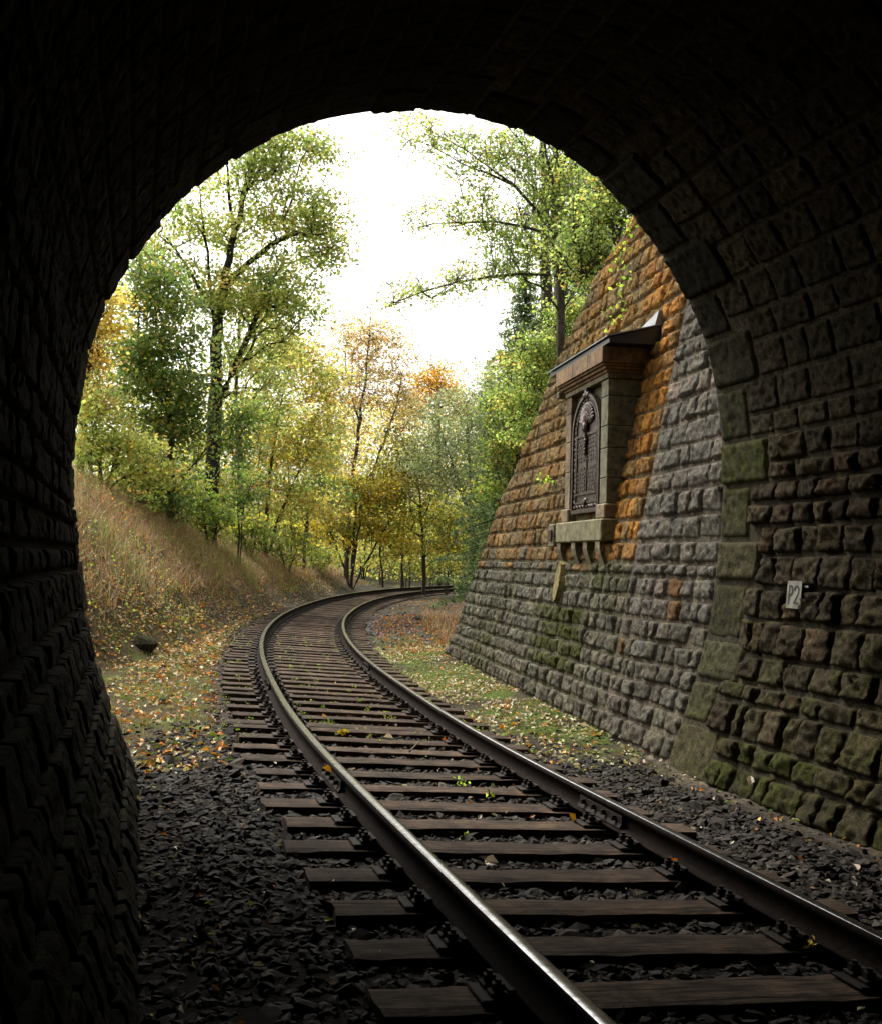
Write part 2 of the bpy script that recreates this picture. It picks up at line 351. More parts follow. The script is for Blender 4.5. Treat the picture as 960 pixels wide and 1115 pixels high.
# ------------------------------------------------------------------ masonry
def masonry_mesh(name, blocks, surf, cell, mats, mortar=None, seed=0, rough=.016, bev=.02, post=None):
    """blocks: (a0,a1,b0,b1, bulge, rgba, roughscale, edge function or None). surf(a,b,h) -> points"""
    A = []; B = []; E = []; CO_ = []; BU = []; RS = []; FQ = []; n = 0
    for bl in blocks:
        a0, a1, b0, b1, bu, c, rs = bl[:7]; ef = bl[7] if len(bl) > 7 else None
        gp = .006+random.random()*.006; a0 += gp; a1 -= gp; b0 += gp; b1 -= gp
        if a1-a0 < .03 or b1-b0 < .03: continue
        na = max(4, int((a1-a0)/cell)+1); nb = max(4, int((b1-b0)/cell)+1)
        # extra loops close to the edges for a crisp pillow profile
        ta = np.linspace(0, 1, na+1); tb = np.linspace(0, 1, nb+1)
        j = rng.uniform(-.013, .013, 8)*min(1, (b1-b0)/.15)*(1. if rs > .6 else .25)
        aa, bb = np.meshgrid(ta, tb, indexing='ij')
        a = a0+(a1-a0)*aa+(j[0]*(1-aa)*(1-bb)+j[1]*aa*(1-bb)+j[2]*(1-aa)*bb+j[3]*aa*bb)
        b = b0+(b1-b0)*bb+(j[4]*(1-aa)*(1-bb)+j[5]*aa*(1-bb)+j[6]*(1-aa)*bb+j[7]*aa*bb)
        if ef is not None: lim = ef(b); a = a0+(np.minimum(lim, a1+.4)-a0)*aa if ef is not None else a
        da = np.minimum(aa, 1-aa)*(a1-a0); db = np.minimum(bb, 1-bb)*(b1-b0)
        e = sstep(da/(bev*random.uniform(.7, 1.2)))*sstep(db/(bev*random.uniform(.7, 1.2)))
        # tilt of the rock face
        tl = 9
        for kf in range(4):
            tl = np.minimum(tl, random.uniform(.8, 1.25)+random.uniform(-1.3, 1.3)*(aa-random.uniform(.25, .75))+random.uniform(-1.3, 1.3)*(bb-random.uniform(.25, .75)))
        tl = np.clip(tl, .25, 1.3) if rs > .6 else 1+.1*(tl-1)
        edge = (da < 1e-6) | (db < 1e-6)
        A.append(a.ravel()); B.append(b.ravel()); E.append(np.where(edge, -.2, e*tl).ravel()); BU.append(np.full(a.size, bu)); RS.append(np.full(a.size, rs))
        CO_.append(np.tile(np.array(c), (a.size, 1)))
        k = n+np.arange(na)[:, None]*(nb+1)+np.arange(nb)[None]
        FQ.append(np.stack([k, k+nb+1, k+nb+2, k+1], -1).reshape(-1, 4)); n += a.size
    A, B, E, BU, RS = [np.concatenate(k) for k in (A, B, E, BU, RS)]; CO_ = np.concatenate(CO_)
    P = surf(A, B, 0*A)
    nz = fbm(P, 20, 4, seed); nr = 1-2*np.abs(vnoise(P, 13, seed+5)); pit = -np.clip(vnoise(P, 26, seed+7)-.25, 0, 1)*1.6
    h = np.where(E > 0, BU*E**.7+rough*RS*np.sqrt(np.maximum(E, 0))*(1.2*nz+.55*nr+pit), -.014)
    V = surf(A, B, h)
    # stone tone varies at random by smooth noise
    c = CO_.copy(); c[:, :3] *= (1+.22*vnoise(P, 3, seed+9))[:, None]
    MBm = MB(); MBm.add(V, FQ and np.concatenate(FQ), c)
    if mortar is not None:
        (a0, a1, da), (b0, b1, db), mc, cut = mortar
        ga = np.arange(a0, a1+da*.5, da); gb = np.arange(b0, b1+db*.5, db); a, b = np.meshgrid(ga, gb, indexing='ij')
        if cut is not None: a = np.minimum(a, cut(b))
        P = surf(a.ravel(), b.ravel(), 0*a.ravel()); hh = .004*vnoise(P, 12, 3)
        V = surf(a.ravel(), b.ravel(), hh)
        k = np.arange(len(ga)-1)[:, None]*len(gb)+np.arange(len(gb)-1)[None]
        mcol = mc(a.ravel(), b.ravel()) if callable(mc) else np.tile(np.array(mc), (a.size, 1))
        MBm.add(V, np.stack([k, k+len(gb), k+len(gb)+1, k+1], -1).reshape(-1, 4), mcol)
    return MBm.mesh(name, mats, True)
def vary(c, s=.2, hue=.06):
    k = 1+random.uniform(-s, s); return [max(.004, c[0]*k*(1+random.uniform(-hue, hue))), max(.004, c[1]*k), max(.004, c[2]*k*(1+random.uniform(-hue, hue)))]+[c[3] if len(c) > 3 else 0.]

# --- tunnel lining: ring stones at the portal, rough blocks behind them
ring = []; v = 0.; k = 0
while v < VL-.05:
    hgt = random.uniform(.34, .47) if (v < 3 or v > VL-3) else random.uniform(.36, .44)
    v1 = min(VL, v+hgt)
    if VL-v1 < .2: v1 = VL
    ln = (.50 if k % 2 else .72)+random.uniform(-.06, .08)
    ring.append((v, v1, ln)); v = v1; k += 1
RV0 = np.array([r[0] for r in ring]); RLN = np.array([r[2] for r in ring])
def ringlen(v): return RLN[np.clip(np.searchsorted(RV0, v, side='right')-1, 0, len(RV0)-1)]
qb = []
for (v0, v1, ln) in ring:
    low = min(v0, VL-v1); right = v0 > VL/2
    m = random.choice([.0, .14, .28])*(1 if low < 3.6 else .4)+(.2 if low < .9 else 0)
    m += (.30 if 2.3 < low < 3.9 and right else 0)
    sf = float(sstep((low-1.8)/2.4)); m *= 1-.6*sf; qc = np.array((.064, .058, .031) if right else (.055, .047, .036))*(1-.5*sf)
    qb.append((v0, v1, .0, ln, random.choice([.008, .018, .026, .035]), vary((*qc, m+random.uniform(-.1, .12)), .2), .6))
lb = []
v = .0
while v < VL-.05:
    side = min(v, VL-v)
    hgt = random.choice([.15, .17, .2, .24, .27])*random.uniform(.92, 1.08) if side < 3.4 else random.uniform(.22, .30)
    v1 = min(v+hgt, VL)
    if VL-v1 < .12: v1 = VL
    vm = (v+v1)/2; s = ringlen(vm)+.0; s += .0
    while s < 7.6:
        L = random.uniform(.17, .40) if side < 3.4 else random.uniform(.3, .55)
        e = min(s+L, 7.7)
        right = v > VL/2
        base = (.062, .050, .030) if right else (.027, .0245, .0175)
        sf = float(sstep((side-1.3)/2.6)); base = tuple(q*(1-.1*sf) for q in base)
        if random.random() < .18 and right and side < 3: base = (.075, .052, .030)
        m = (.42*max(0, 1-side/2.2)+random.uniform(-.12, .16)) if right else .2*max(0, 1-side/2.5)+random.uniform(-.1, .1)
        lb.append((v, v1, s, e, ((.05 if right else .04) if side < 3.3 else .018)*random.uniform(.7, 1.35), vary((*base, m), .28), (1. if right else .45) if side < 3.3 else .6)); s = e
    v = v1
def lmort(a, b):
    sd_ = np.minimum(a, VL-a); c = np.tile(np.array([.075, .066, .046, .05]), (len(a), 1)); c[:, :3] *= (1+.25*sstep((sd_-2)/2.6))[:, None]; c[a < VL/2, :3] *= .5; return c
t_lin = empty('tunnel_lining', lin_pt(0., 0., 0.)*np.array([1, 1, 0])+np.array([0, 0, -.25]), 'dark horseshoe tunnel vault of rough stone blocks curving over the track', 'tunnel')
def to_local(o, par):      # parent keeping world placement: shift mesh by parent location
    L = np.array(par.location); me = o.data
    co = np.empty(len(me.vertices)*3, np.float32); me.vertices.foreach_get('co', co); co = co.reshape(-1, 3)-L; me.vertices.foreach_set('co', co.ravel().astype(np.float32)); me.update()
    o.parent = par; return o
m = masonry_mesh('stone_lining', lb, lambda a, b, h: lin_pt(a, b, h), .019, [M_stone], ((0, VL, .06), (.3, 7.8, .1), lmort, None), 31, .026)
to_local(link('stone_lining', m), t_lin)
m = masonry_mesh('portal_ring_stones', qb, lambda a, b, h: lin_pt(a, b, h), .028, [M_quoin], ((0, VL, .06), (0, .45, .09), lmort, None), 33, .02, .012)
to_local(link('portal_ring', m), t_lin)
# rest of the bore behind the camera, and an added, unseen cap that keeps skylight out
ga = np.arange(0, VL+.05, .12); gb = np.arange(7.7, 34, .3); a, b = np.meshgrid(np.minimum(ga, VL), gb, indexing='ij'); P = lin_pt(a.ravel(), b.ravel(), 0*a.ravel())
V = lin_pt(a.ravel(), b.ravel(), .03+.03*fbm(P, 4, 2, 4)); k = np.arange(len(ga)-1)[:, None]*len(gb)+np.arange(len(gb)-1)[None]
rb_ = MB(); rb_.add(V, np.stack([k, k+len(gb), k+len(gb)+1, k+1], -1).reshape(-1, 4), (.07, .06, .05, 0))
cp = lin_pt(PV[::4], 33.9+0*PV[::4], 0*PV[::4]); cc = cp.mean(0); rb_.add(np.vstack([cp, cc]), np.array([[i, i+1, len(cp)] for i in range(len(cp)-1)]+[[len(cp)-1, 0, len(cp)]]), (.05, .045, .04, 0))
to_local(rb_.build('rear_lining_and_cap', M_stone), t_lin)
# headwall round the portal (faces the cutting)
hw = MB(); pin = PP[::3].copy(); cen = np.array([2.08, 2.2]); pin2 = cen+(pin-cen)*1.02
def outp(p):
    d = p-cen; sc = min(5.2/max(abs(d[0]), 1e-3), (4.4 if d[1] > 0 else 2.9)/max(abs(d[1]), 1e-3)); return cen+d*max(sc, 1.05)
po = np.array([outp(p) for p in pin2])
def pf(P2, s): return PL+PT*P2[:, :1]+np.array([0, 0, 1.])*P2[:, 1:]-TD*s
nn = len(pin2); Vh = np.vstack([pf(pin2, -.0+.004), pf(po, .004), pf(pin2, .7), pf(po, .7)])
fq = []
for i in range(nn-1): fq += [[i, i+1, nn+i+1, nn+i], [2*nn+i+1, 2*nn+i, 3*nn+i, 3*nn+i+1], [nn+i, nn+i+1, 3*nn+i+1, 3*nn+i], [i+1, i, 2*nn+i, 2*nn+i+1]]
hw.add(Vh, np.array(fq), (.13, .115, .09, .15)); to_local(hw.build('headwall', M_stone), t_lin)
# hill over the tunnel
hx = np.arange(-26, 27, 1.); hy = np.arange(0, 34, 1.); a, b = np.meshgrid(hx, hy, indexing='ij')
zz = 6.75+.25*b-.012*np.clip(np.abs(a)-8, 0, 99)**2.1; zz = np.maximum(zz, -.6)
W0 = PL+PT*2.08-TD*.35; Vh = W0+PT*a.ravel()[:, None]-TD*b.ravel()[:, None]+np.array([0, 0, 1.])*zz.ravel()[:, None]
k = np.arange(len(hx)-1)[:, None]*len(hy)+np.arange(len(hy)-1)[None]
hl = MB(); hl.add(Vh, np.stack([k, k+len(hy), k+len(hy)+1, k+1], -1).reshape(-1, 4), (.05, .05, .025))
fr_ = np.arange(len(hx))*len(hy); Vf = np.vstack([Vh[fr_], Vh[fr_]*np.array([1, 1, 0])+np.array([0, 0, -.6])])
f2 = [[i+1, i, len(hx)+i, len(hx)+i+1] for i in range(len(hx)-1) if abs(hx[i]+.5) > 5.6]
hl.add(Vf, np.array(f2), (.06, .055, .03)); hl.build('hillside', M_ground, None, True)['kind'] = 'structure'

# --- battered retaining wall beyond the portal
wb = []; z = -.55
courses = []
while z < 6.5:
    hgt = random.choice([.155, .175, .19, .205]) if z < 1.43 else random.choice([.19, .21, .225, .24])
    z1 = z+hgt
    if z < 1.43 < z1+.07: z1 = 1.43
    courses.append((z, z1)); z = z1
SEAM = 1.84
def wcol(u, z):
    n = math.sin(u*1.7+z*2.3)*.5+math.sin(u*.7-z*1.1+2)*.5
    if u < SEAM:
        if z > 1.43 or True: c = (.155, .145, .125, -.05); m = -.1
        if z < .9: c = (.13, .12, .098, 0.); m = .05 if z > 0 else .15
        if random.random() < .12: c = (.20, .175, .145, 0)
        if random.random() < .03: c = (.22, .13, .06, 0)
        return (*c[:3], m+random.uniform(-.12, .1))
    if z < 1.43+.12*math.sin(u*3.1)*(u > 3.2):
        c = random.choice([(.148, .139, .108), (.125, .118, .096), (.175, .165, .13), (.13, .118, .094)])
        m = .14+.2*n+random.uniform(-.1, .12)
        if 3.2 < u < 5.4 and .1 < z < .85: m += .38
        return (*c, m)
    if u < 2.85+.7*random.random():
        c = random.choice([(.35, .17, .045), (.40, .185, .04), (.30, .165, .06), (.26, .165, .07)]); return (*c, random.uniform(-.1, .15))
    c = random.choice([(.225, .152, .070), (.24, .158, .065), (.20, .145, .075), (.24, .14, .055), (.21, .152, .08)])
    if z > 4.3: c = random.choice([(.30, .165, .05), (.25, .155, .06), (.22, .155, .075)])
    return (*c, .1+.16*n+random.uniform(-.12, .1))
for (z0, z1) in courses:
    zm = (z0+z1)/2; ue = float(uedge(min(z1, 6.45))); segs = [(.015, SEAM-.018), (SEAM+.035 if zm > .2 else SEAM+.0, 99)]
    for (a0, a1) in segs:
        u = a0
        while u < min(a1, ue+.3):
            w = random.uniform(.15, .34) if u < 3 else random.uniform(.2, .42)
            if u < SEAM and zm > 1.4: w = random.uniform(.2, .5)
            e = min(u+w, a1)
            if a1-e < .12: e = a1
            last = e > ue-.12
            if last: e = ue
            if e-u > .05:
                c = wcol((u+e)/2, zm); bl = (u, e, z0, z1, .045*random.uniform(.55, 1.35)*.8, vary(c, .16, .04), 1.)
                if last: bl = bl+(lambda b: uedge(b)-.01,)
                wb.append(bl)
            u = e
            if last: break
# the one pale upright stone standing across two courses
t_w = empty('retaining_wall', WA+np.array([0, 0, -.25]), 'leaning stone retaining wall, grey below and rusty brown above, running on from the tunnel mouth', 'wall')
def mort(a, b):
    c = np.tile(np.array([.15, .13, .10, 0.]), (len(a), 1)); br = (b > 1.43) & (a > SEAM); c[br] = (.135, .105, .06, 0.1); c[(~br) & (a > SEAM)] = (.13, .125, .09, .25); return c
m = masonry_mesh('rough_block_face', wb, lambda a, b, h: wall_pt(a, b, h), .022, [M_stone], ((.01, 11.5, .12), (-.55, 6.45, .07), mort, lambda b: uedge(b)-.02), 51, .022)
to_local(link('stone_face', m), t_w)
# raking end of the wall: a thick edge of stone running back into the bank
eb = MB(); zs = np.arange(-.55, 6.45, .12); f0 = wall_pt(uedge(zs), zs, -.0+0*zs); f1 = f0+WN*.9+WT*.05
f0 = f0+.02*np.stack([vnoise(f0, 6, 1), vnoise(f0, 6, 2), vnoise(f0, 6, 3)], 1)
k = np.arange(len(zs)-1); eb.add(np.vstack([f0, f1]), np.stack([k, k+1, k+1+len(zs), k+len(zs)], 1), (.13, .105, .065, .15)); to_local(eb.build('raking_edge', M_stone), t_w)

# ------------------------------------------------------------------ memorial on the wall
mem = empty('wall_memorial', wq(3.6, .3, 1.45), 'sandstone memorial bay with bronze tablet under a black metal roof on the leaning wall', 'memorial')
def mframe(P): return wq(P[:, 0], P[:, 1], P[:, 2])
def mpart(name, boxes, mat, col=None, bev=.006, parent=None):
    b = MB()
    for lo, hi in boxes:
        cc = None if col is None else vary((*col, 0), .14)
        box(b, lo, hi, mframe, cc, bev)
    o = b.build(name, mat); to_local(o, mem)
    return o
def jit(c): return c
SC = (.20, .155, .09); SG = (.155, .15, .095)
g3 = .003
def col_blocks(u0, u1, q0, q1, zs_):     # stacked ashlars with joints
    return [((u0, q0, zs_[i]+g3), (u1, q1, zs_[i+1]-g3)) for i in range(len(zs_)-1)]
mpart('pilaster', col_blocks(2.78, 3.03, .30, .95, [2.06, 2.34, 2.66, 2.90, 3.22, 3.405]), M_sand, SG)
mpart('pilaster', col_blocks(4.26, 4.48, .30, .95, [2.06, 2.5, 2.86, 3.2, 3.405]), M_sand, SC)
mpart('pilaster_base', [((2.75, .27, 1.90), (3.07, .95, 2.058))], M_sand, SC, .012)
mpart('pilaster_base', [((4.23, .27, 1.90), (4.51, .95, 2.058))], M_sand, SC, .012)
mpart('back_panel', [((3.035, .375, 1.90+i*.302), (4.255, .9, 1.90+i*.302+.298)) for i in range(5)], M_sand, (.15, .145, .08))
mpart('sill', [((2.70, .225, 1.655), (4.60, .9, 1.895))], M_sand, (.20, .18, .105), .014)
mpart('sill_end_block', [((4.61, .205, 1.61), (4.86, .9, 1.89))], M_sand, (.17, .16, .10), .012)
mpart('small_dark_tablet', [((4.66, .185, 1.69), (4.81, .205, 1.82))], M_bronze, None, .003)
for u in (2.88, 3.36, 3.84, 4.50):
    b = MB()
    z0, z1 = 1.40, 1.652; wd = .085
    prof = [(.24, z1), (.24, z1-.07), (.255, z1-.14), (.30, z0), (.6, z0), (.6, z1)]
    V = [(u-wd, q, z) for q, z in prof]+[(u+wd, q, z) for q, z in prof]; n = len(prof)
    b.add(mframe(np.array(V)), [np.array([[i, (i+1) % n, n+(i+1) % n, n+i] for i in range(n)]), np.array([list(range(n))[::-1], [n+i for i in range(n)]])], vary((.19, .16, .10, 0), .15)); to_local(b.build('corbel', M_sand), mem)
# entablature: layered mouldings with returns on both sides
mpart('frieze', [((2.76, .285, 3.408), (3.3, .98, 3.466)), ((3.303, .285, 3.408), (3.9, .98, 3.466)), ((3.903, .285, 3.408), (4.5, .98, 3.466))], M_sand, (.17, .15, .09))
b = MB()
for (e, z0, z1) in ((.03, 3.468, 3.50), (.06, 3.50, 3.535), (.085, 3.535, 3.56), (.105, 3.56, 3.735)):
    for (a0, a1) in ((2.78-e, 3.25), (3.254, 3.86), (3.864, 4.5+e)): box(b, (a0, .30-e, z0+.001), (a1, 1.0, z1-.001), mframe, vary((.25, .155, .075, 0), .15), .005)
to_local(b.build('cornice', M_sand), mem)
b = MB(); box(b, (4.52, .21, 3.42), (4.63, .9, 3.50), mframe, (.18, .15, .09), .01); to_local(b.build('cornice_drop', M_sand), mem)
# roof: black cheeks, pale sheet sloping back to the wall
ur, ul, q0, q1 = 2.50, 4.98, .215, .86
ze, zb = 3.77, 4.00
b = MB(); P = [(ur, q0, ze), (ul, q0, ze), (ul, q1, ze), (ur, q1, ze), (ur, q0, ze+.05), (ul, q0, ze+.05), (ul, q1, zb), (ur, q1, zb)]
P = np.array(P)-np.array([0, 0, .03]); box8(b, mframe(P)); to_local(b.build('roof_box', M_sheet), mem)
b = MB(); P = np.array([(ur-.02, q0-.03, ze+.028), (ul+.02, q0-.03, ze+.028), (ul+.02, q1+.02, zb-.02), (ur-.02, q1+.02, zb-.02)]); P2 = P+np.array([0, 0, .012]); box8(b, mframe(np.vstack([P, P2]))); to_local(b.build('roof_sheet', M_zinc), mem)
# pale flashing where the roof meets the wall
tri = [(2.50, 3.94), (2.47, 4.09), (2.62, 4.06), (3.2, 3.96)]
fr = [wall_pt(u, z, .085) for u, z in tri]; bk = [wall_pt(u, z, .0) for u, z in tri]
b = MB(); b.add(np.vstack([fr, bk]), [np.array([[i, (i+1) % 4, 4+(i+1) % 4, 4+i] for i in range(4)]), np.array([[0, 1, 2, 3]])]); to_local(b.build('roof_flashing', M_zinc), mem)
# tablet
tab = []
TU0, TU1, TZ0, TZ1 = 3.10, 4.19, 2.0, 2.93
tc, tr = (TU0+TU1)/2, (TU1-TU0)/2
def arch(off, n=24):
    pts = [(TU0+off, TZ0+off)]
    for k in range(n+1):
        a = pi-k*pi/n
        pts.append((tc-(tr-off)*cos(a)*-1, TZ1-.02+(tr-off)*sin(a)*.80))
    pts.append((TU1-off, TZ0+off)); return np.array(pts)
def slab(mb, out2, q0, q1):
    n = len(out2); V = np.vstack([wq(out2[:, 0], np.full(n, q0), out2[:, 1]), wq(out2[:, 0], np.full(n, q1), out2[:, 1])])
    mb.add(V, [np.array([[i, (i+1) % n, n+(i+1) % n, n+i] for i in range(n)]), np.array([list(range(n))])])
def bandf(mb, o0, o1, q0, q1):
    a, c = arch(o0), arch(o1); n = len(a)
    V = np.vstack([wq(a[:, 0], np.full(n, q1), a[:, 1]), wq(a[:, 0], np.full(n, q0), a[:, 1]), wq(c[:, 0], np.full(n, q0), c[:, 1]), wq(c[:, 0], np.full(n, q1), c[:, 1])])
    f = []
    for i in range(n):
        j = (i+1) % n
        for L in range(3): f.append([L*n+i, L*n+j, (L+1)*n+j, (L+1)*n+i])
    mb.add(V, np.array(f))
b = MB(); slab(b, arch(0), .33, .385); plate = b.build('bronze_tablet', M_bronze); to_local(plate, mem)
def tpart(name, mb): o = mb.build(name, M_bronze); to_local(o, mem); o.parent = plate; return o
b = MB(); bandf(b, -.01, .035, .30, .345); tpart('outer_frame', b)
b = MB(); bandf(b, .10, .125, .315, .335); tpart('inner_frame', b)
def blob(mb, u, q, z, ru, rq, rz, rot=0.):
    n, m = 8, 5; V = []
    for i in range(m+1):
        for k in range(n):
            ph = pi*i/m; a = 2*pi*k/n; x = ru*sin(ph)*cos(a); zz = rz*cos(ph); y = rq*sin(ph)*sin(a)
            V.append((u+x*cos(rot)-zz*sin(rot), q+y, z+x*sin(rot)+zz*cos(rot)))
    f = [[i*n+k, i*n+(k+1) % n, (i+1)*n+(k+1) % n, (i+1)*n+k] for i in range(m) for k in range(n)]
    mb.add(mframe(np.array(V)), np.array(f))
b = MB()      # scroll border of small leaves between the two frames
A2 = arch(.068, 40); seg = np.diff(np.vstack([A2, A2[:1]]), axis=0)
L_ = np.hypot(*seg.T); cum = np.concatenate([[0], np.cumsum(L_)]); AA = np.vstack([A2, A2[:1]])
for d in np.arange(0, cum[-1], .062):
    x = np.interp(d, cum, AA[:, 0]); zc = np.interp(d, cum, AA[:, 1]); i = min(np.searchsorted(cum, d, side='right')-1, len(seg)-1); an = math.atan2(seg[i][1], seg[i][0])
    sg = 1 if int(d/.062) % 2 else -1; blob(b, x, .325, zc, .034, .014, .014, an+sg*.6)
tpart('leaf_border', b)
for cx_ in ((3.27, 3.60), (3.69, 4.02)):
    b = MB()
    for r in range(13):
        z = 2.25+r*.048
        if r == 6: continue
        x = cx_[0]+random.uniform(0, .05)
        while x < cx_[1]-.03:
            w = random.uniform(.03, .09); w = min(w, cx_[1]-x); box(b, (x, .322, z), (x+w, .334, z+.030), mframe); x += w+.018
    tpart('worn_inscription', b)
b = MB()
box(b, (3.24, .312, 2.875), (4.05, .333, 2.90), mframe); box(b, (3.24, .312, 2.20), (4.05, .333, 2.225), mframe); box(b, (3.24, .314, 2.20), (3.262, .333, 2.88), mframe); box(b, (4.03, .314, 2.20), (4.052, .333, 2.88), mframe)
box(b, (3.635, .318, 2.24), (3.652, .333, 2.86), mframe)
tpart('text_panel_frame', b)
b = MB()      # relief in the arch: spread leaves round a central drop
for k in range(15):
    a = -1.25+k*2.5/14; blob(b, tc+.20*sin(a), .315, 2.99+.17*cos(a), .035, .024, .10, a*-1 if False else -a)
for k in range(9):
    a = -1.0+k*2./8; blob(b, tc+.10*sin(a), .305, 2.98+.10*cos(a), .028, .026, .08, -a)
blob(b, tc, .30, 2.97, .06, .04, .07)
for k in range(7): blob(b, tc+.012*math.sin(k*2), .305, 2.89-k*.036, .034-.003*k, .022, .03)
tpart('arch_relief', b)
b = MB()
for (dx, dz, r) in ((0, .0, .055), (-.07, -.02, .04), (.07, -.02, .04), (0, .07, .038), (-.035, .045, .03), (.035, .045, .03)): blob(b, tc+dx, .31, 3.355+dz, r, .03, r)
tpart('crest_ornament', b)
b = MB(); blob(b, tc, .315, 2.13, .05, .02, .035); blob(b, tc, .31, 2.10, .025, .02, .05); tpart('boss', b)

# ------------------------------------------------------------------ P2 sign inside the tunnel
LN = np.array([TD[1], -TD[0], 0.]); sc_ = np.array([2.625, 8.715, 1.215])-TD*.17; up_ = np.array([0, 0, 1.])+LN*.08; up_ /= np.linalg.norm(up_)
SR = -TD        # reading direction on the right-hand wall, seen from the track
so = sc_-LN*.10
sg_ = empty('number_plate', so, 'small cream plate with black P2 on the dark tunnel wall', 'sign')
def sp3(x, y, d): return so+SR*x+up_*y-LN*d
def sbox(mb, x0, x1, y0, y1, d0, d1): box8(mb, np.array([sp3(x0, y0, d0), sp3(x1, y0, d0), sp3(x1, y0, d1), sp3(x0, y0, d1), sp3(x0, y1, d0), sp3(x1, y1, d0), sp3(x1, y1, d1), sp3(x0, y1, d1)])[[0, 1, 2, 3, 4, 5, 6, 7]])
b = MB(); sbox(b, -.095, .095, -.10, .10, 0, .006); to_local(b.build('plate', M_plate), sg_)
b = MB(); sbox(b, -.01, .01, -.09, .09, -.12, -.001); sbox(b, .095, .15, .055, .068, -.02, -.012); to_local(b.build('bracket', M_zinc), sg_)
def stroke(mb, pts, w=.013):
    pts = np.array(pts, float)
    for i in range(len(pts)-1):
        p, q = pts[i], pts[i+1]; d = q-p; d /= np.hypot(*d)+1e-9; n = np.array([-d[1], d[0]])*w/2; p = p-d*w*.3; q = q+d*w*.3
        V = [sp3(*(p-n), .006), sp3(*(q-n), .006), sp3(*(q+n), .006), sp3(*(p+n), .006), sp3(*(p-n), .0085), sp3(*(q-n), .0085), sp3(*(q+n), .0085), sp3(*(p+n), .0085)]; box8(mb, np.array(V))
b = MB(); stroke(b, [(-.062, -.068), (-.062, .062)]); stroke(b, [(-.062, .062)]+[(-.045+.027*sin(a), .03+.032*cos(a)) for a in np.linspace(0, pi, 9)]+[(-.062, -.002)])
to_local(b.build('letter', M_black), sg_)
b = MB(); stroke(b, [(.035-.028*cos(a), .032+.03*sin(a)) for a in np.linspace(0, pi, 9)]+[(.060, .012), (.010, -.060), (.068, -.062)]); to_local(b.build('digit', M_black), sg_)

# ------------------------------------------------------------------ rails
RP = [(-.036, -.006), (-.027, .001), (-.010, .004), (.010, .004), (.027, .001), (.036, -.006), (.036, -.030), (.012, -.042), (.009, -.112), (.0625, -.128), (.0625, -.140), (-.0625, -.140), (-.0625, -.128), (-.009, -.112), (-.012, -.042), (-.036, -.030)]
RPz = [(x, z-.004) for x, z in RP]
def rail(off, label, joints):
    ss = np.arange(-20, 100, .35); n = len(ss); m = len(RPz); V = []
    wob = .006*np.sin(ss*1.3+off)
    for x, z in RPz: V.append(cl(ss, off+x+0*ss, z+0*ss)+0)
    V = np.stack(V, 1); V[..., 2] += 0
    # keep the rail profile square to the canted plane
    i = np.arange(n-1)[:, None]*m; k = np.arange(m)[None]; k2 = (k+1) % m
    Q = np.stack([i+k, i+k2, i+m+k2, i+m+k], -1).reshape(-1, 4)
    mi = np.tile(np.array([1 if a in (1, 2, 3) else 0 for a in range(m)]), n-1)
    me = mesh('rail', V.reshape(-1, 3), Q, None, [M_rust, M_head], True, mi)
    o = link('rail', me); tag(o, label, 'rail', 'rails of the curving track')
    for sj in joints:
        for side in (-1, 1):
            b = MB(); s1 = np.linspace(sj-.33, sj+.33, 5)
            q = [(side*.013, -.045), (side*.034, -.052), (side*.034, -.095), (side*.05, -.118), (side*.013, -.112)]
            W = np.stack([cl(s1, off+x+0*s1, z+0*s1) for x, z in q], 1); kk = len(q); i = np.arange(4)[:, None]*kk; a = np.arange(kk)[None]; a2 = (a+1) % kk
            b.add(W.reshape(-1, 3), [np.stack([i+a, i+a2, i+kk+a2, i+kk+a], -1).reshape(-1, 4), np.array([list(range(kk)), [4*kk+j for j in range(kk)]])])
            fp = b.build('fishplate', M_iron, o)
            for sb in (-.24, -.08, .08, .24):
                b = MB(); tube(b, [cl(sj+sb, off+side*.030, -.075), cl(sj+sb, off+side*.062, -.075)], .017, 6); b.build('bolt', M_iron, fp)
    return o
def s_of(px, py, z=0.):
    P = atz(px, py, z); return float(inv(np.array([P[0]]), np.array([P[1]]))[0][0])
rl = rail(-.7525, 'outer rail of the curve, on the left, crossing the bottom edge of the photo', [s_of(292, 740), s_of(368, 838)])
rr = rail(.7525, 'inner rail of the curve, on the right, with a bright line along its head', [s_of(402, 716), s_of(640, 862)])

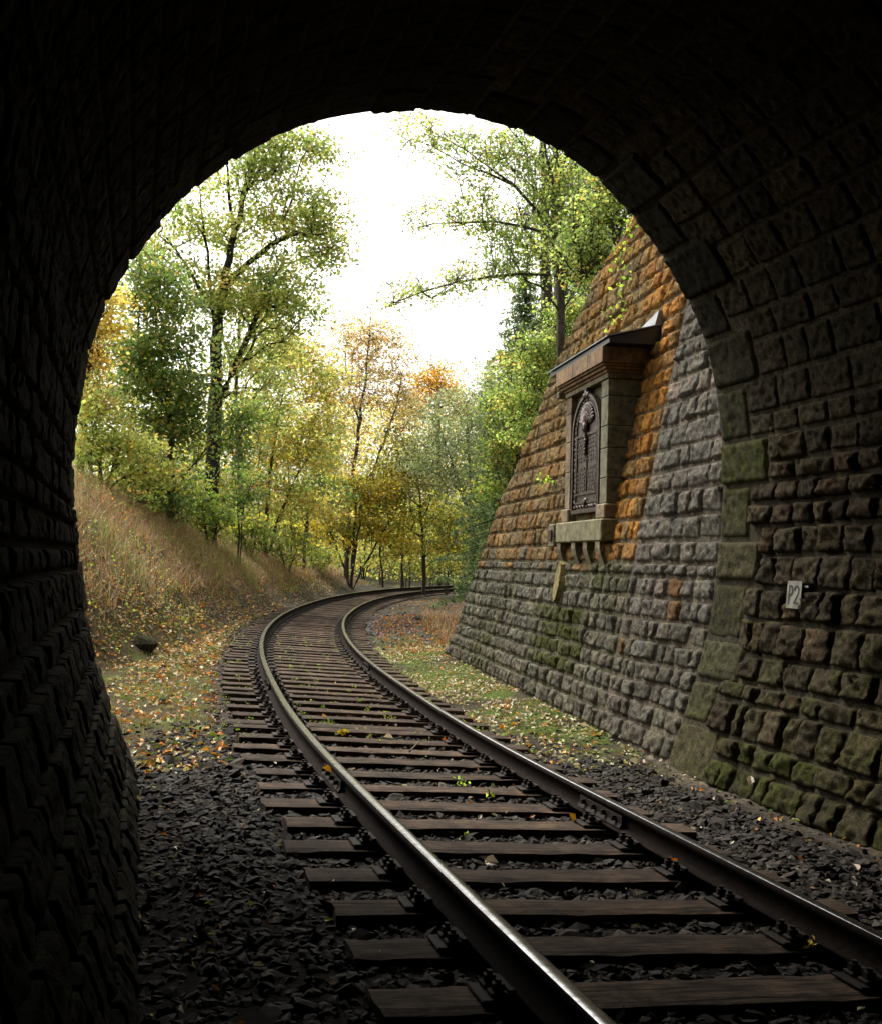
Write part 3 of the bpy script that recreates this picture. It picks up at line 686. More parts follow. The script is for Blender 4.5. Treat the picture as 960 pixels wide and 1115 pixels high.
# ------------------------------------------------------------------ sleepers
def sleeper_mesh(seed):
    nx_, ny_, nz_ = 46, 5, 3; L, Wd, Hh = 2.52, .245, .155
    # box surface as a bent grid ring: build as subdivided box
    V = []; idx = {}; Fq = []
    def vid(i, j, k):
        if (i, j, k) not in idx: idx[(i, j, k)] = len(V); V.append((-L/2+L*i/nx_, -Wd/2+Wd*j/ny_, -Hh+Hh*k/nz_))
        return idx[(i, j, k)]
    for i in range(nx_):
        for j in range(ny_): Fq += [[vid(i, j, nz_), vid(i+1, j, nz_), vid(i+1, j+1, nz_), vid(i, j+1, nz_)], [vid(i, j+1, 0), vid(i+1, j+1, 0), vid(i+1, j, 0), vid(i, j, 0)]]
        for k in range(nz_): Fq += [[vid(i, 0, k), vid(i+1, 0, k), vid(i+1, 0, k+1), vid(i, 0, k+1)], [vid(i, ny_, k+1), vid(i+1, ny_, k+1), vid(i+1, ny_, k), vid(i, ny_, k)]]
    for j in range(ny_):
        for k in range(nz_): Fq += [[vid(0, j, k+1), vid(0, j+1, k+1), vid(0, j+1, k), vid(0, j, k)], [vid(nx_, j, k), vid(nx_, j+1, k), vid(nx_, j+1, k+1), vid(nx_, j, k+1)]]
    V = np.array(V, float); e = (np.abs(np.abs(V[:, 1])-Wd/2) < 1e-4) & (V[:, 2] > -.001)
    st = V*np.array([2.2, 18, 8])+seed*7
    V[:, 2] += .006*fbm(st, 1, 3, seed)*(V[:, 2] > -.05); V[:, 1] += .007*fbm(V*np.array([3, 1, 2])+seed*3, 1, 3, seed+3)
    V[e, 2] -= .006+.010*np.clip(fbm(V[e]*np.array([6, 1, 1])+seed, 1, 2, seed+8), 0, 1); V[e, 1] *= .972
    en = np.abs(np.abs(V[:, 0])-L/2) < 1e-4; V[en, 0] += .02*fbm(V[en]*9+seed, 1, 2, seed+5)
    return mesh('sleeper', V, np.array(Fq), None, [M_wood], False)
smeshes = [sleeper_mesh(k+1) for k in range(9)]
# base plate with two ribs and clamps; bolts as sub-parts
b = MB(); box(b, (-.19, -.085, 0), (.19, .085, .014), None, None, .004); box(b, (-.092, -.08, .014), (-.068, .08, .045), None, None, .003); box(b, (.068, -.08, .014), (.092, .08, .045), None, None, .003)
plate_m = b.mesh('base_plate', [M_iron])
b = MB(); tube(b, [(0, 0, .0), (0, 0, .058)], .012, 8); tube(b, [(0, 0, .022), (0, 0, .044)], .024, 6); box(b, (-.045, -.03, .0), (.03, .03, .018), None, None, .004)
bolt_m = b.mesh('clamp_bolt', [M_iron])
s0 = s_of(760, 1078, -.17); step = (s_of(480, 899.5, -.17)-s0)/5
ords = 'first second third fourth fifth sixth seventh eighth ninth tenth eleventh twelfth thirteenth fourteenth fifteenth sixteenth seventeenth eighteenth nineteenth twentieth'.split()
looks = {0: 'brown', 1: 'brown', 2: 'brown', 3: 'brown', 4: 'brown', 5: 'greyish'}
k = -4; sp_ = s0-4*step; vis = 0
while sp_ < 84:
    sj = sp_+random.uniform(-.02, .02); an = float(np.interp(sj, SS, TH))+random.uniform(-.012, .012); P = cl(sj, 0, -.168+random.uniform(-.006, .004))
    lab = None
    o = link('sleeper', smeshes[(k*5+3) % 9]); o.location = P
    jx = random.uniform(-.05, .05); o.location = P+np.array([cos(an), -sin(an), -CANT])*jx
    o.rotation_euler = (Matrix.Rotation(-an, 3, 'Z') @ Matrix.Rotation(math.atan(CANT)+random.uniform(-.003, .003), 3, 'Y')).to_euler()
    wdt = random.uniform(.9, 1.1) if k < 12 else random.uniform(.8, 1.12); o.scale = (1, wdt, 1)
    vis_k = k if k >= 0 else None
    if k < 0: lab = 'dark timber sleeper under the track inside the tunnel, behind the nearest ones in view'; grp = 'timber sleepers under the track'
    elif k < 20: lab = 'worn brown timber sleeper under both rails, %s up from the bottom edge of the photo' % ords[k]
    else: lab = 'dark weathered sleeper in the packed far stretch of the curving track'
    tag(o, lab, 'sleeper', 'timber sleepers under the track' if k < 20 else 'sleepers in the far stretch of track')
    for sd in (-1, 1):
        pl = link('base_plate', plate_m, o, (sd*.7525-jx, 0, .005))
        pl.rotation_euler = (0, 0, 0)
        if k < 22:
            for (bx, by) in ((-.12, -.04), (.12, .04), (-.12, .045), (.12, -.045)):
                bo = link('clamp_bolt', bolt_m, pl, (bx, by, .013)); bo.rotation_euler = (0, 0, 0 if bx > 0 else pi)
    # a pair of joint sleepers lies close together
    sp_ += step*(.52 if k == 12 else random.uniform(.97, 1.03)); k += 1

# ------------------------------------------------------------------ ballast stones
ico = np.array([[0, 0, 1], [.894, 0, .447], [.276, .851, .447], [-.724, .526, .447], [-.724, -.526, .447], [.276, -.851, .447], [.724, .526, -.447], [-.276, .851, -.447], [-.894, 0, -.447], [-.276, -.851, -.447], [.724, -.526, -.447], [0, 0, -1]])
icf = np.array([[0, 1, 2], [0, 2, 3], [0, 3, 4], [0, 4, 5], [0, 5, 1], [1, 6, 2], [2, 7, 3], [3, 8, 4], [4, 9, 5], [5, 10, 1], [2, 6, 7], [3, 7, 8], [4, 8, 9], [5, 9, 10], [1, 10, 6], [6, 11, 7], [7, 11, 8], [8, 11, 9], [9, 11, 10], [10, 11, 6]])
shapes = []
for k in range(24):
    r = ico*(1+rng.uniform(-.32, .25, (12, 1))); r = r*np.array([1.1, rng.uniform(.6, .95), rng.uniform(.3, .6)]); r = np.round(r*2.4)/2.4*.55+r*.45; shapes.append(r)
shapes = np.array(shapes)
def scatter_stones(pts, size, cols, name):
    n = len(pts); sh = shapes[rng.integers(0, 24, n)]
    a = rng.uniform(0, 2*pi, n); tx = rng.normal(0, .35, n); ty = rng.normal(0, .35, n)
    ca, sa = np.cos(a), np.sin(a); R = np.zeros((n, 3, 3)); 
    Rz = np.zeros((n, 3, 3)); Rz[:, 0, 0] = ca; Rz[:, 0, 1] = -sa; Rz[:, 1, 0] = sa; Rz[:, 1, 1] = ca; Rz[:, 2, 2] = 1
    Rx = np.zeros((n, 3, 3)); Rx[:, 0, 0] = 1; Rx[:, 1, 1] = np.cos(tx); Rx[:, 1, 2] = -np.sin(tx); Rx[:, 2, 1] = np.sin(tx); Rx[:, 2, 2] = np.cos(tx)
    Ry = np.zeros((n, 3, 3)); Ry[:, 1, 1] = 1; Ry[:, 0, 0] = np.cos(ty); Ry[:, 0, 2] = np.sin(ty); Ry[:, 2, 0] = -np.sin(ty); Ry[:, 2, 2] = np.cos(ty)
    R = Rz@Rx@Ry
    V = np.einsum('nij,nkj->nki', R, sh)*size[:, None, None]+pts[:, None]
    Fs = (np.arange(n)[:, None, None]*12+icf[None]).reshape(-1, 3)
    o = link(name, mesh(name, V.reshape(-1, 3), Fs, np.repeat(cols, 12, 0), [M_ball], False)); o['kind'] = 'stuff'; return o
def so_points(n, s0, s1, o0, o1):
    s = rng.uniform(s0, s1, n); o = rng.uniform(o0, o1, n); P = cl(s, o, 0*s); P[:, 2] = ground_z(P[:, 0], P[:, 1]); return s, o, P
SZ = []; PTS = []; CL = []
for (n, a, b_, o0, o1, sm) in ((21000, 1.2, 8.0, -2.1, 2.0, .0245), (2500, 8.0, 9.6, -1.9, 1.5, .022), (3000, 9.5, 15, -1.45, 1.35, .022), (2200, 15, 26, -1.4, 1.4, .022), (3500, 20, 36, 1.2, 2.6, .03), (1800, 15, 36, -2.2, -1.35, .028), (2600, 1.2, 11, 1.6, 2.7, .016), (1500, 1.5, 10, -2.6, -1.9, .018)):
    s, o, P = so_points(n, a, b_, o0, o1)
    keep = rng.random(n) < np.where(np.abs(o) > 1.8, .5, 1.)
    s, o, P = s[keep], o[keep], P[keep]; n = len(s)
    sz = sm*rng.lognormal(0, .35, n); P[:, 2] += sz*.08
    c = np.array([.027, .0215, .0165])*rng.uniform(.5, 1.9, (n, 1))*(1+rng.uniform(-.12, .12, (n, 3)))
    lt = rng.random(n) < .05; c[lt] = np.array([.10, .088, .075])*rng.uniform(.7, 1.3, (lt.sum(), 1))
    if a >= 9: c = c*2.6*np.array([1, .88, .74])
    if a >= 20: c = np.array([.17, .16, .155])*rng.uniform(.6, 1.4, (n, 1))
    PTS.append(P); SZ.append(sz); CL.append(c)
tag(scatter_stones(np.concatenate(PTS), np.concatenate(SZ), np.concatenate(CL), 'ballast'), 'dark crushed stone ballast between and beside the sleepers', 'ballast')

# ------------------------------------------------------------------ leaf cards
def leaves_mesh(name, Cn, size, cols, up_bias=1., flat=0., mat=None, aspect=.62, curl=.25):
    n = len(Cn); nrm = rng.normal(0, 1, (n, 3)); nrm[:, 2] = np.abs(nrm[:, 2])*.6+up_bias; nrm /= np.linalg.norm(nrm, axis=1)[:, None]
    t = rng.normal(0, 1, (n, 3)); t -= (t*nrm).sum(1)[:, None]*nrm; t /= np.linalg.norm(t, axis=1)[:, None]; bt = np.cross(nrm, t)
    L = size[:, None]; c = curl*rng.uniform(.3, 1.3, (n, 1))
    # six-point leaf: stem, two shoulders, tip, with a fold along the midrib
    V = np.stack([Cn-t*L*.5, Cn-t*L*.08+bt*L*aspect*.5+nrm*L*c, Cn+t*L*.30+bt*L*aspect*.32+nrm*L*c*.6, Cn+t*L*.55-nrm*L*c*.4, Cn+t*L*.30-bt*L*aspect*.32+nrm*L*c*.6, Cn-t*L*.08-bt*L*aspect*.5+nrm*L*c], 1)
    k = np.arange(n)[:, None]*6
    return V.reshape(-1, 3), [np.concatenate([k+np.array([[0, 1, 2, 3]]), k+np.array([[0, 3, 4, 5]])])], np.repeat(cols, 6, 0)
def quads(Cn, size, cols, up_bias=.7, aspect=.7, curl=.2):
    n = len(Cn); nrm = rng.normal(0, 1, (n, 3)); nrm[:, 2] = np.abs(nrm[:, 2])*.5+up_bias; nrm /= np.linalg.norm(nrm, axis=1)[:, None]
    t = rng.normal(0, 1, (n, 3)); t -= (t*nrm).sum(1)[:, None]*nrm; t /= np.linalg.norm(t, axis=1)[:, None]; bt = np.cross(nrm, t); L = size[:, None]; c = curl*rng.uniform(-.2, 1.3, (n, 1))
    V = np.stack([Cn-t*L*.5, Cn+bt*L*aspect*.5-nrm*L*c, Cn+t*L*.5, Cn-bt*L*aspect*.5-nrm*L*c], 1)
    return V.reshape(-1, 3), (np.arange(n)[:, None]*4+np.array([[0, 1, 2, 3]])), np.repeat(cols, 4, 0)
def pick(pal, n):
    w = np.array([p[1] for p in pal], float); i = rng.choice(len(pal), n, p=w/w.sum()); c = np.array([p[0] for p in pal])[i]
    return np.clip(c*rng.uniform(.65, 1.4, (n, 1))*(1+rng.uniform(-.12, .12, (n, 3))), .004, .85)

# fallen leaves
LIT = [((.22, .28, .06), 2), ((.62, .28, .04), 2), ((.52, .44, .28), 3), ((.30, .17, .075), 3), ((.50, .20, .035), 2.2), ((.48, .32, .05), 1.8), ((.16, .09, .045), 3), ((.55, .50, .36), 1.6), ((.16, .18, .04), 1)]
LV = MB()
def litter(n, s0, s1, o0, o1, sz, pal=LIT, dens=None, lift=.012):
    s, o, P = so_points(n, s0, s1, o0, o1)
    if dens is not None: kp = rng.random(n) < dens(P, s, o); P = P[kp]
    n = len(P); P[:, 2] += lift+rng.uniform(0, .012, n)
    V, Fs, c = leaves_mesh('l', P, sz*rng.uniform(.55, 1.35, n), pick(pal, n), 1.7); LV.add(V, Fs, np.concatenate([c, np.ones((len(c), 1))], 1))
cl_d = lambda P, s, o: np.clip(.55+.9*fbm(P*np.array([1, 1, 0]), 1.1, 3, 71), .05, 1)
litter(10500, 7.1, 20, -5.6, -1.35, .058, dens=cl_d)
litter(8000, 14, 36, -5.5, -1.45, .066, dens=cl_d)
litter(10000, 7.6, 21, 1.3, 3.3, .05, [((.52, .44, .30), 4), ((.60, .54, .40), 3), ((.30, .20, .08), 2), ((.55, .25, .04), 1), ((.24, .28, .06), 2.5)], dens=cl_d)
litter(2600, 18, 34, 1.5, 3.6, .07, [((.42, .14, .035), 4), ((.33, .16, .06), 3), ((.5, .3, .05), 1), ((.18, .09, .05), 2)], dens=cl_d)
litter(3200, 6.5, 36, -1.35, 1.35, .034, [((.25, .17, .08), 3), ((.40, .33, .22), 2), ((.12, .07, .04), 3), ((.5, .25, .04), 1)], dens=cl_d, lift=.012)
litter(2600, 28, 52, 1.4, 7, .08, [((.42, .16, .045), 4), ((.33, .18, .07), 3), ((.5, .34, .07), 1), ((.20, .12, .06), 3)], dens=cl_d)
litter(4500, 18, 50, -4.5, -1.55, .075, [((.40, .20, .07), 4), ((.30, .18, .08), 4), ((.55, .30, .06), 2), ((.45, .36, .22), 2)], dens=cl_d, lift=.05)
litter(260, 1.5, 8.5, -2.2, 2.4, .036, [((.45, .38, .26), 3), ((.30, .36, .06), 1), ((.55, .5, .4), 2), ((.4, .15, .03), 1)], lift=.03)
litter(160, 3, 9, 1.9, 2.7, .04); litter(90, 2, 8.5, -2.4, -1.7, .04)
o = LV.build('leaf_litter', M_litter); tag(o, 'fallen orange, yellow and pale leaves strewn over the verges and bank foot', 'leaf litter', kind='stuff')
# the few leaves that stand out one by one
GOLD = (.62, .30, .02); ORG = (.60, .17, .02); PALE = (.62, .50, .40); YEL = (.60, .45, .04); REDD = (.42, .09, .03)
for (px, py, z, c, sz, lab) in [
    (356, 838, .012, GOLD, .085, 'golden leaf stuck upright on the left rail'), (622, 890, -.16, GOLD, .085, 'golden leaf on a sleeper end close to the right rail'),
    (732, 936, -.15, ORG, .08, 'red and orange leaf by the right rail fastening'), (352, 780, -.15, GOLD, .09, 'small orange leaf on a mid-track sleeper left of centre'),
    (373, 797, -.15, YEL, .10, 'ragged yellow leaf lying between the rails, mid distance'), (423, 803, -.16, PALE, .11, 'pale pink flat leaf lying on a sleeper between the rails'),
    (535, 938, -.19, PALE, .11, 'cream curled leaf in the ballast between two near sleepers'), (484, 800+5, -.15, ORG, .07, 'rusty leaf on a sleeper end by the inner rail, mid distance'),
    (218, 865, -.2, PALE, .12, 'pale buff leaf on the dark gravel left of the track'), (470, 1045, -.19, PALE, .10, 'narrow whitish leaf in the shadowed gravel left of the outer rail'),
    (816, 850, .0, PALE, .09, 'pale leaf leaning on the foot of the tunnel wall'), (930, 943, -.2, PALE, .10, 'pinkish curled leaf on the path under the right tunnel wall'),
    (545, 793, -.2, GOLD, .10, 'bright yellow leaf on the mossy strip by the wall'), (142, 796, -.2, ORG, .07, 'small orange leaf on the ground left of the track near the tunnel mouth'),
    (690, 829, -.2, PALE, .10, 'salmon coloured leaf just in front of the wall foot'), (884, 1028, -.19, YEL, .12, 'yellow grass-like leaf tuft by the right rail foot')]:
    P = atz(px, py, z); b = MB(); m_ = 3 if sz > .095 and c != PALE else 1
    for q in range(m_):
        V, Fs, cc = leaves_mesh('l', np.array([P+(rng.uniform(-.03, .03, 3) if q else 0)]), np.array([sz*.78]), np.array([c]), .6, aspect=.75, curl=.35); b.add(V-P, Fs, np.concatenate([cc, np.ones((len(cc), 1))], 1))
    o = b.build('fallen_leaf', M_litter); o.location = P; tag(o, lab, 'leaf', 'single fallen leaves along the track')

# ------------------------------------------------------------------ grass and low growth
def blades(P, h, w, cols, lean=.45, segs=3):
    n = len(P); a = rng.uniform(0, 2*pi, n); d = np.stack([np.cos(a), np.sin(a), 0*a], 1); side = np.stack([-np.sin(a), np.cos(a), 0*a], 1)
    ln = (rng.random(n)**.8*lean*2)[:, None]; V = []
    for k in range(segs+1):
        t = k/segs; c = P+np.array([0, 0, 1.])*(h[:, None]*(t-.25*ln*t*t))+d*h[:, None]*ln*t*t*.8; wd = (w*(1-t)**.7*.5)[:, None]+.0006
        V += [c-side*wd, c+side*wd]
    V = np.stack(V, 1); k = np.arange(n)[:, None]*(2*(segs+1)); Fs = np.concatenate([k+np.array([[2*i, 2*i+1, 2*i+3, 2*i+2]]) for i in range(segs)])
    return V.reshape(-1, 3), Fs, np.repeat(cols, 2*(segs+1), 0)
DRY = [((.40, .23, .15), 4), ((.30, .16, .09), 4), ((.46, .34, .22), 2), ((.20, .13, .07), 2), ((.13, .15, .04), 2.2), ((.20, .20, .06), 1.2)]
GREEN = [((.13, .20, .035), 3), ((.22, .28, .05), 3), ((.22, .22, .05), 1), ((.2, .15, .07), 1)]
b = MB()
s, o, P = so_points(95000, 11, 62, -9.0, -1.8)
kp = (P[:, 2] > .02+.12*rng.random(len(P))) & (rng.random(len(P)) < .45+.55*sstep((P[:, 2]-.2)/.8)); P = P[kp]; n = len(P)
gm = fbm(P, .8, 3, 88); c = pick(DRY, n); gsel = rng.random(n) < np.clip(gm*1.4+.06, 0, .6); c[gsel] = pick(GREEN, gsel.sum())
V, Fs, cc = blades(P-np.array([0, 0, .03]), rng.uniform(.18, .58, n)*(1+.4*gm)*(1-.55*(P[:, 2] < .5)), rng.uniform(.006, .013, n), c, .6); b.add(V, Fs, np.concatenate([cc, np.ones((len(cc), 1))], 1))
s, o, P = so_points(14000, 9.2, 30, -5, -1.4); kp = fbm(P*np.array([1, 1, 0]), 1.4, 3, 90) > .12; P = P[kp]; n = len(P)
V, Fs, cc = blades(P, rng.uniform(.03, .10, n), rng.uniform(.004, .009, n), pick(GREEN, n), .6); b.add(V, Fs, np.concatenate([cc, np.ones((len(cc), 1))], 1))
s, o, P = so_points(12000, 9.6, 24, 1.3, 2.9); kp = fbm(P*np.array([1, 1, 0]), 1.4, 3, 91) > .05; P = P[kp]; n = len(P)
V, Fs, cc = blades(P, rng.uniform(.02, .06, n), rng.uniform(.004, .008, n), pick(GREEN, n), .7); b.add(V, Fs, np.concatenate([cc, np.ones((len(cc), 1))], 1))
# brown growth beyond the end of the stone wall
uu = rng.uniform(11.2, 26, 9000); qq = rng.uniform(-.6, 5, 9000); P = WA+WT*uu[:, None]+WN*qq[:, None]; P[:, 2] = ground_z(P[:, 0], P[:, 1]); ss_, oo_ = inv(P[:, 0], P[:, 1]); P = P[oo_ > 2.7]; n = len(P)
c = pick(DRY+[((.32, .13, .05), 2)], n); V, Fs, cc = blades(P, rng.uniform(.08, .32, n), rng.uniform(.006, .014, n), c, .7); b.add(V, Fs, np.concatenate([cc, np.ones((len(cc), 1))], 1))
tag(b.build('bank_grass', M_grass), 'dry brown and green grass covering the bank and verges', 'grass', kind='stuff')
# herb leaves on the bank
b = MB(); s, o, P = so_points(26000, 12, 48, -9, -1.9); kp = (P[:, 2] > -.1) & (fbm(P, .9, 3, 95) > -.05); P = P[kp]; n = len(P); P[:, 2] += rng.uniform(.03, .35, n)
V, Fs, cc = quads(P, rng.uniform(.03, .075, n), pick([((.16, .24, .05), 3), ((.26, .32, .07), 2), ((.48, .22, .06), 1.4), ((.30, .22, .10), 2), ((.5, .17, .03), .5)], n)); b.add(V, Fs, np.concatenate([cc, np.ones((len(cc), 1))], 1))
s, o, P = so_points(260, 8.5, 22, -1.4, 1.5); cl_n = np.repeat(P, 9, 0)+rng.normal(0, .022, (len(P)*9, 3))*np.array([1, 1, .5])+np.array([0, 0, .05]); n = len(cl_n)
V, Fs, cc = quads(cl_n, rng.uniform(.012, .03, n), pick([((.16, .24, .03), 3), ((.26, .30, .05), 2)], n)); b.add(V, Fs, np.concatenate([cc, np.ones((len(cc), 1))], 1))
tag(b.build('low_herbs', M_leaf), 'small green and rusty leaved herbs scattered over the bank and track bed', 'ground cover', kind='stuff')

# ------------------------------------------------------------------ trees
BARK = (.075, .062, .048)
def px_m(depth): return depth/F
def make_tree(name, label, cat, depth, trunks, blobs, pal, lpc, lsz, crad=.42, r0=.12, group=None, twigs=3, flat=.42, bark=BARK, droop=0., pale=None, yspread=1.):
    if trunks[0][0][0] < 400: kk = 1.4
    elif trunks[0][0][0] < 505 and depth < 70: kk = 1.15
    else: kk = 1.
    depth *= kk; crad *= kk*.86; lsz *= kk*.93; r0 *= kk*.9
    base = aty(*trunks[0][0], depth); gz = float(ground_z([base[0]], [base[1]])[0]); base = np.array([base[0], base[1], gz])
    nodes = []; par = []; chains = []
    for tk, path in enumerate(trunks):
        pts = [aty(p[0], p[1], depth+(p[2] if len(p) > 2 else 0)) for p in path]
        if tk == 0 or True:
            if path[0] != trunks[0][0] or tk == 0: pass
        pts = np.array(pts)
        if pts[0][2] > gz+.25 and (tk == 0 or len(path[0]) > 3): pts = np.vstack([[pts[0][0], pts[0][1], gz-.15], pts])
        elif tk == 0 or len(path[0]) > 3: pts[0][2] = gz-.15
        # resample
        L = np.concatenate([[0], np.cumsum(np.linalg.norm(np.diff(pts, axis=0), axis=1))]); t = np.linspace(0, L[-1], max(4, int(L[-1]/.45)))
        Q = np.stack([np.interp(t, L, pts[:, j]) for j in range(3)], 1)
        for _ in range(2): Q[1:-1] = Q[1:-1]*.5+(Q[:-2]+Q[2:])*.25
        Q[1:] += rng.normal(0, .025, (len(Q)-1, 3))
        if tk == 0: p0 = -1
        else:
            A = np.array(nodes); p0 = int(((A-Q[0])**2).sum(1).argmin())
            if ((A[p0]-Q[0])**2).sum() > 4: p0 = -1
        ch = [] if p0 < 0 else [p0]
        for j, q in enumerate(Q):
            nodes.append(q); par.append(ch[-1] if ch else -1); ch.append(len(nodes)-1)
        chains.append(ch)
    cen = []
    for bl in blobs:
        cx, cy, rx, ry, nc = bl[:5]; nc = int(nc*1.3); rx = rx*1.1; ry = ry*1.1; dd = bl[5] if len(bl) > 5 else 0
        c = aty(cx, cy, depth+dd); k = px_m(depth+dd); R = np.array([rx*k, min(rx, max(ry, 20))*k*1.05*yspread, ry*k])
        d = rng.normal(0, 1, (nc, 3)); d /= np.linalg.norm(d, axis=1)[:, None]; cen.append(c+d*R*(rng.random((nc, 1))**.45))
    cen = np.concatenate(cen)
    gzc = ground_z(cen[:, 0], cen[:, 1], False); cen = cen[cen[:, 2] > gzc+.35]
    A0 = np.array(nodes); order = np.argsort([((A0-c)**2).sum(1).min() for c in cen]); cen = cen[order]
    ntr = len(nodes)
    tips = []
    for c in cen:
        A = np.array(nodes); dv = c-A; dist = np.linalg.norm(dv, axis=1); cost = dist+np.clip(.35-dv[:, 2], 0, 9)*1.3
        j = int(cost.argmin()); p = A[j]; D = dist[j]; m = max(1, int(D/.35)); ch = [j]
        for k in range(1, m+1):
            t = k/m; q = p+(c-p)*t+np.array([0, 0, 1.])*(.16*D*math.sin(pi*t)*(1 if droop == 0 else 1.6))+rng.normal(0, .035, 3)*(k < m)
            nodes.append(q); par.append(ch[-1]); ch.append(len(nodes)-1)
        chains.append(ch); tips.append(len(nodes)-1)
    cnt = np.zeros(len(nodes))
    for t in tips: cnt[t] += 1
    for i in range(len(nodes)-1, -1, -1):
        if par[i] >= 0: cnt[par[i]] += cnt[i]
    cnt = np.maximum(cnt, .6); mx = cnt.max(); A = np.array(nodes)
    rad = np.maximum(.0055, r0*(cnt/mx)**.55)
    for j in range(len(trunks)):       # trunks keep some girth
        ch = chains[j]; t = np.linspace(1, .22, len(ch)); rad[ch] = np.maximum(rad[ch], r0*t*(1 if j == 0 else .32))
    root = empty(name, base, label, cat, group)
    b = MB()
    for jj, ch in enumerate(chains):
        if len(ch) > 1:
            rr_ = rad[ch].copy(); 
            if jj >= len(trunks): rr_[0] = min(rr_[0], rr_[1]*1.3)
            tube(b, A[ch], rr_, 8 if jj < len(trunks) else 4, bark, False)
    # fine twigs
    tp = A[tips]
    if twigs and len(tp):
        st = np.repeat(tp, twigs, 0); d = rng.normal(0, 1, (len(st), 3)); d[:, 2] = d[:, 2]*.5+.25; d /= np.linalg.norm(d, axis=1)[:, None]; L = crad*rng.uniform(.6, 1.3, (len(st), 1))
        sd = np.cross(d, rng.normal(0, 1, (len(st), 3))); sd /= np.linalg.norm(sd, axis=1)[:, None]; s2 = np.cross(d, sd); r = .005
        md = st+d*L*.55+rng.normal(0, .03, (len(st), 3)); en = st+d*L
        V = np.stack([st+sd*r, st-sd*r*.5+s2*r, st-sd*r*.5-s2*r, md+sd*r*.8, md-sd*r*.4+s2*r*.8, md-sd*r*.4-s2*r*.8, en], 1)
        k = np.arange(len(st))[:, None]*7
        b.add(V.reshape(-1, 3), [np.concatenate([k+np.array([[0, 1, 4, 3]]), k+np.array([[1, 2, 5, 4]]), k+np.array([[2, 0, 3, 5]])]), np.concatenate([k+np.array([[3, 4, 6]]), k+np.array([[4, 5, 6]]), k+np.array([[5, 3, 6]])])], bark)
    to_local(b.build('trunk', M_bark), root)
    lpc = int(lpc*.55); n = len(tp)*lpc
    if n:
        cl_c = pick(pal, len(tp)); cc = np.repeat(cl_c, lpc, 0); own = pick(pal, n); mixf = (rng.random((n, 1)) < .28); cc = np.where(mixf, own, cc*rng.uniform(.8, 1.2, (n, 1)))*.9
        off = rng.normal(0, 1, (n, 3)); off *= np.array([crad, crad, crad*flat])*.62
        Pn = np.repeat(tp, lpc, 0)+off; Pn[:, 2] -= droop*np.hypot(off[:, 0], off[:, 1])
        V, Fs, c3 = quads(Pn, lsz*rng.uniform(.6, 1.3, n), cc, .55); lb_ = MB(); lb_.add(V, Fs, np.concatenate([c3, np.ones((len(c3), 1))], 1)); to_local(lb_.build('crown', M_leaf), root)
    return root
G1 = [((0.293, 0.384, 0.130), 4), ((0.403, 0.473, 0.162), 3), ((0.609, 0.609, 0.206), 2), ((0.750, 0.622, 0.195), 1)]
GB = [((.160, .250, .085), 4), ((.215, .300, .085), 3), ((.300, .370, .090), 2), ((.46, .42, .09), .9)]
OR = [((0.750, 0.591, 0.172), 5), ((0.750, 0.542, 0.161), 4), ((0.750, 0.676, 0.193), 3), ((0.750, 0.407, 0.141), 1.5), ((0.577, 0.554, 0.185), 1)]
YG = [((0.531, 0.577, 0.185), 3), ((0.393, 0.486, 0.162), 3), ((0.750, 0.704, 0.220), 2), ((0.750, 0.542, 0.174), .8)]
GY = [((0.750, 0.594, 0.178), 3), ((0.549, 0.538, 0.168), 3), ((0.332, 0.400, 0.136), 3), ((0.750, 0.461, 0.150), 1)]
TAN = [((0.750, 0.554, 0.267), 3), ((0.750, 0.476, 0.211), 3), ((0.592, 0.476, 0.270), 2), ((0.524, 0.524, 0.224), 1)]
GG = [((0.318, 0.375, 0.225), 3), ((0.391, 0.448, 0.252), 2), ((0.554, 0.554, 0.266), 1.2), ((0.244, 0.302, 0.175), 2)]
DK = [((0.081, 0.127, 0.059), 4), ((0.119, 0.169, 0.078), 3), ((0.182, 0.228, 0.091), 1)]
RG = [((0.339, 0.454, 0.132), 4), ((0.455, 0.571, 0.178), 3), ((0.220, 0.311, 0.104), 2), ((0.750, 0.689, 0.216), 1.2), ((0.750, 0.515, 0.158), .5)]

make_tree('maple_tree', 'tall dark-trunked maple with thin green-yellow crown, tallest tree left of the sky gap', 'tree', 27,
    [[(229, 578), (232, 500), (235, 430), (236, 365), (247, 290), (262, 225), (281, 165), (292, 118)], [(236, 380), (228, 300), (222, 240), (215, 190)], [(244, 310), (300, 262), (330, 250)], [(238, 350), (205, 290), (180, 255)], [(255, 255), (250, 200), (240, 150)], [(235, 440), (258, 400), (275, 350), (290, 320)]],
    [(300, 160, 45, 28, 34), (345, 165, 22, 22, 10), (330, 235, 45, 42, 52), (255, 180, 50, 30, 26), (205, 230, 45, 35, 26), (265, 250, 50, 45, 30), (240, 320, 70, 35, 62), (310, 320, 45, 40, 46), (350, 285, 22, 25, 12), (270, 390, 50, 40, 34), (170, 280, 30, 25, 18)], G1, 95, .105, .5, .19, bark=(.035, .03, .024))
make_tree('green_maple', 'dense blue-green leafy maple at the left edge of the opening', 'tree', 24,
    [[(188, 560), (186, 480), (178, 400), (165, 320)], [(185, 470), (205, 410), (210, 360)], [(184, 450), (140, 380), (120, 340)]],
    [(160, 310, 38, 35, 34), (180, 370, 42, 45, 44), (150, 400, 45, 50, 42), (195, 440, 34, 45, 40), (170, 490, 42, 40, 36), (262, 470, 18, 36, 16)], GB, 100, .105, .46, .10)
make_tree('orange_maple', 'bright orange-yellow tree half hidden by the left tunnel edge', 'tree', 22,
    [[(86, 540), (92, 440), (108, 340), (122, 290)]], [(110, 335, 18, 38, 22), (98, 385, 20, 30, 16), (92, 430, 18, 25, 12)], OR, 90, .10, .4, .08)
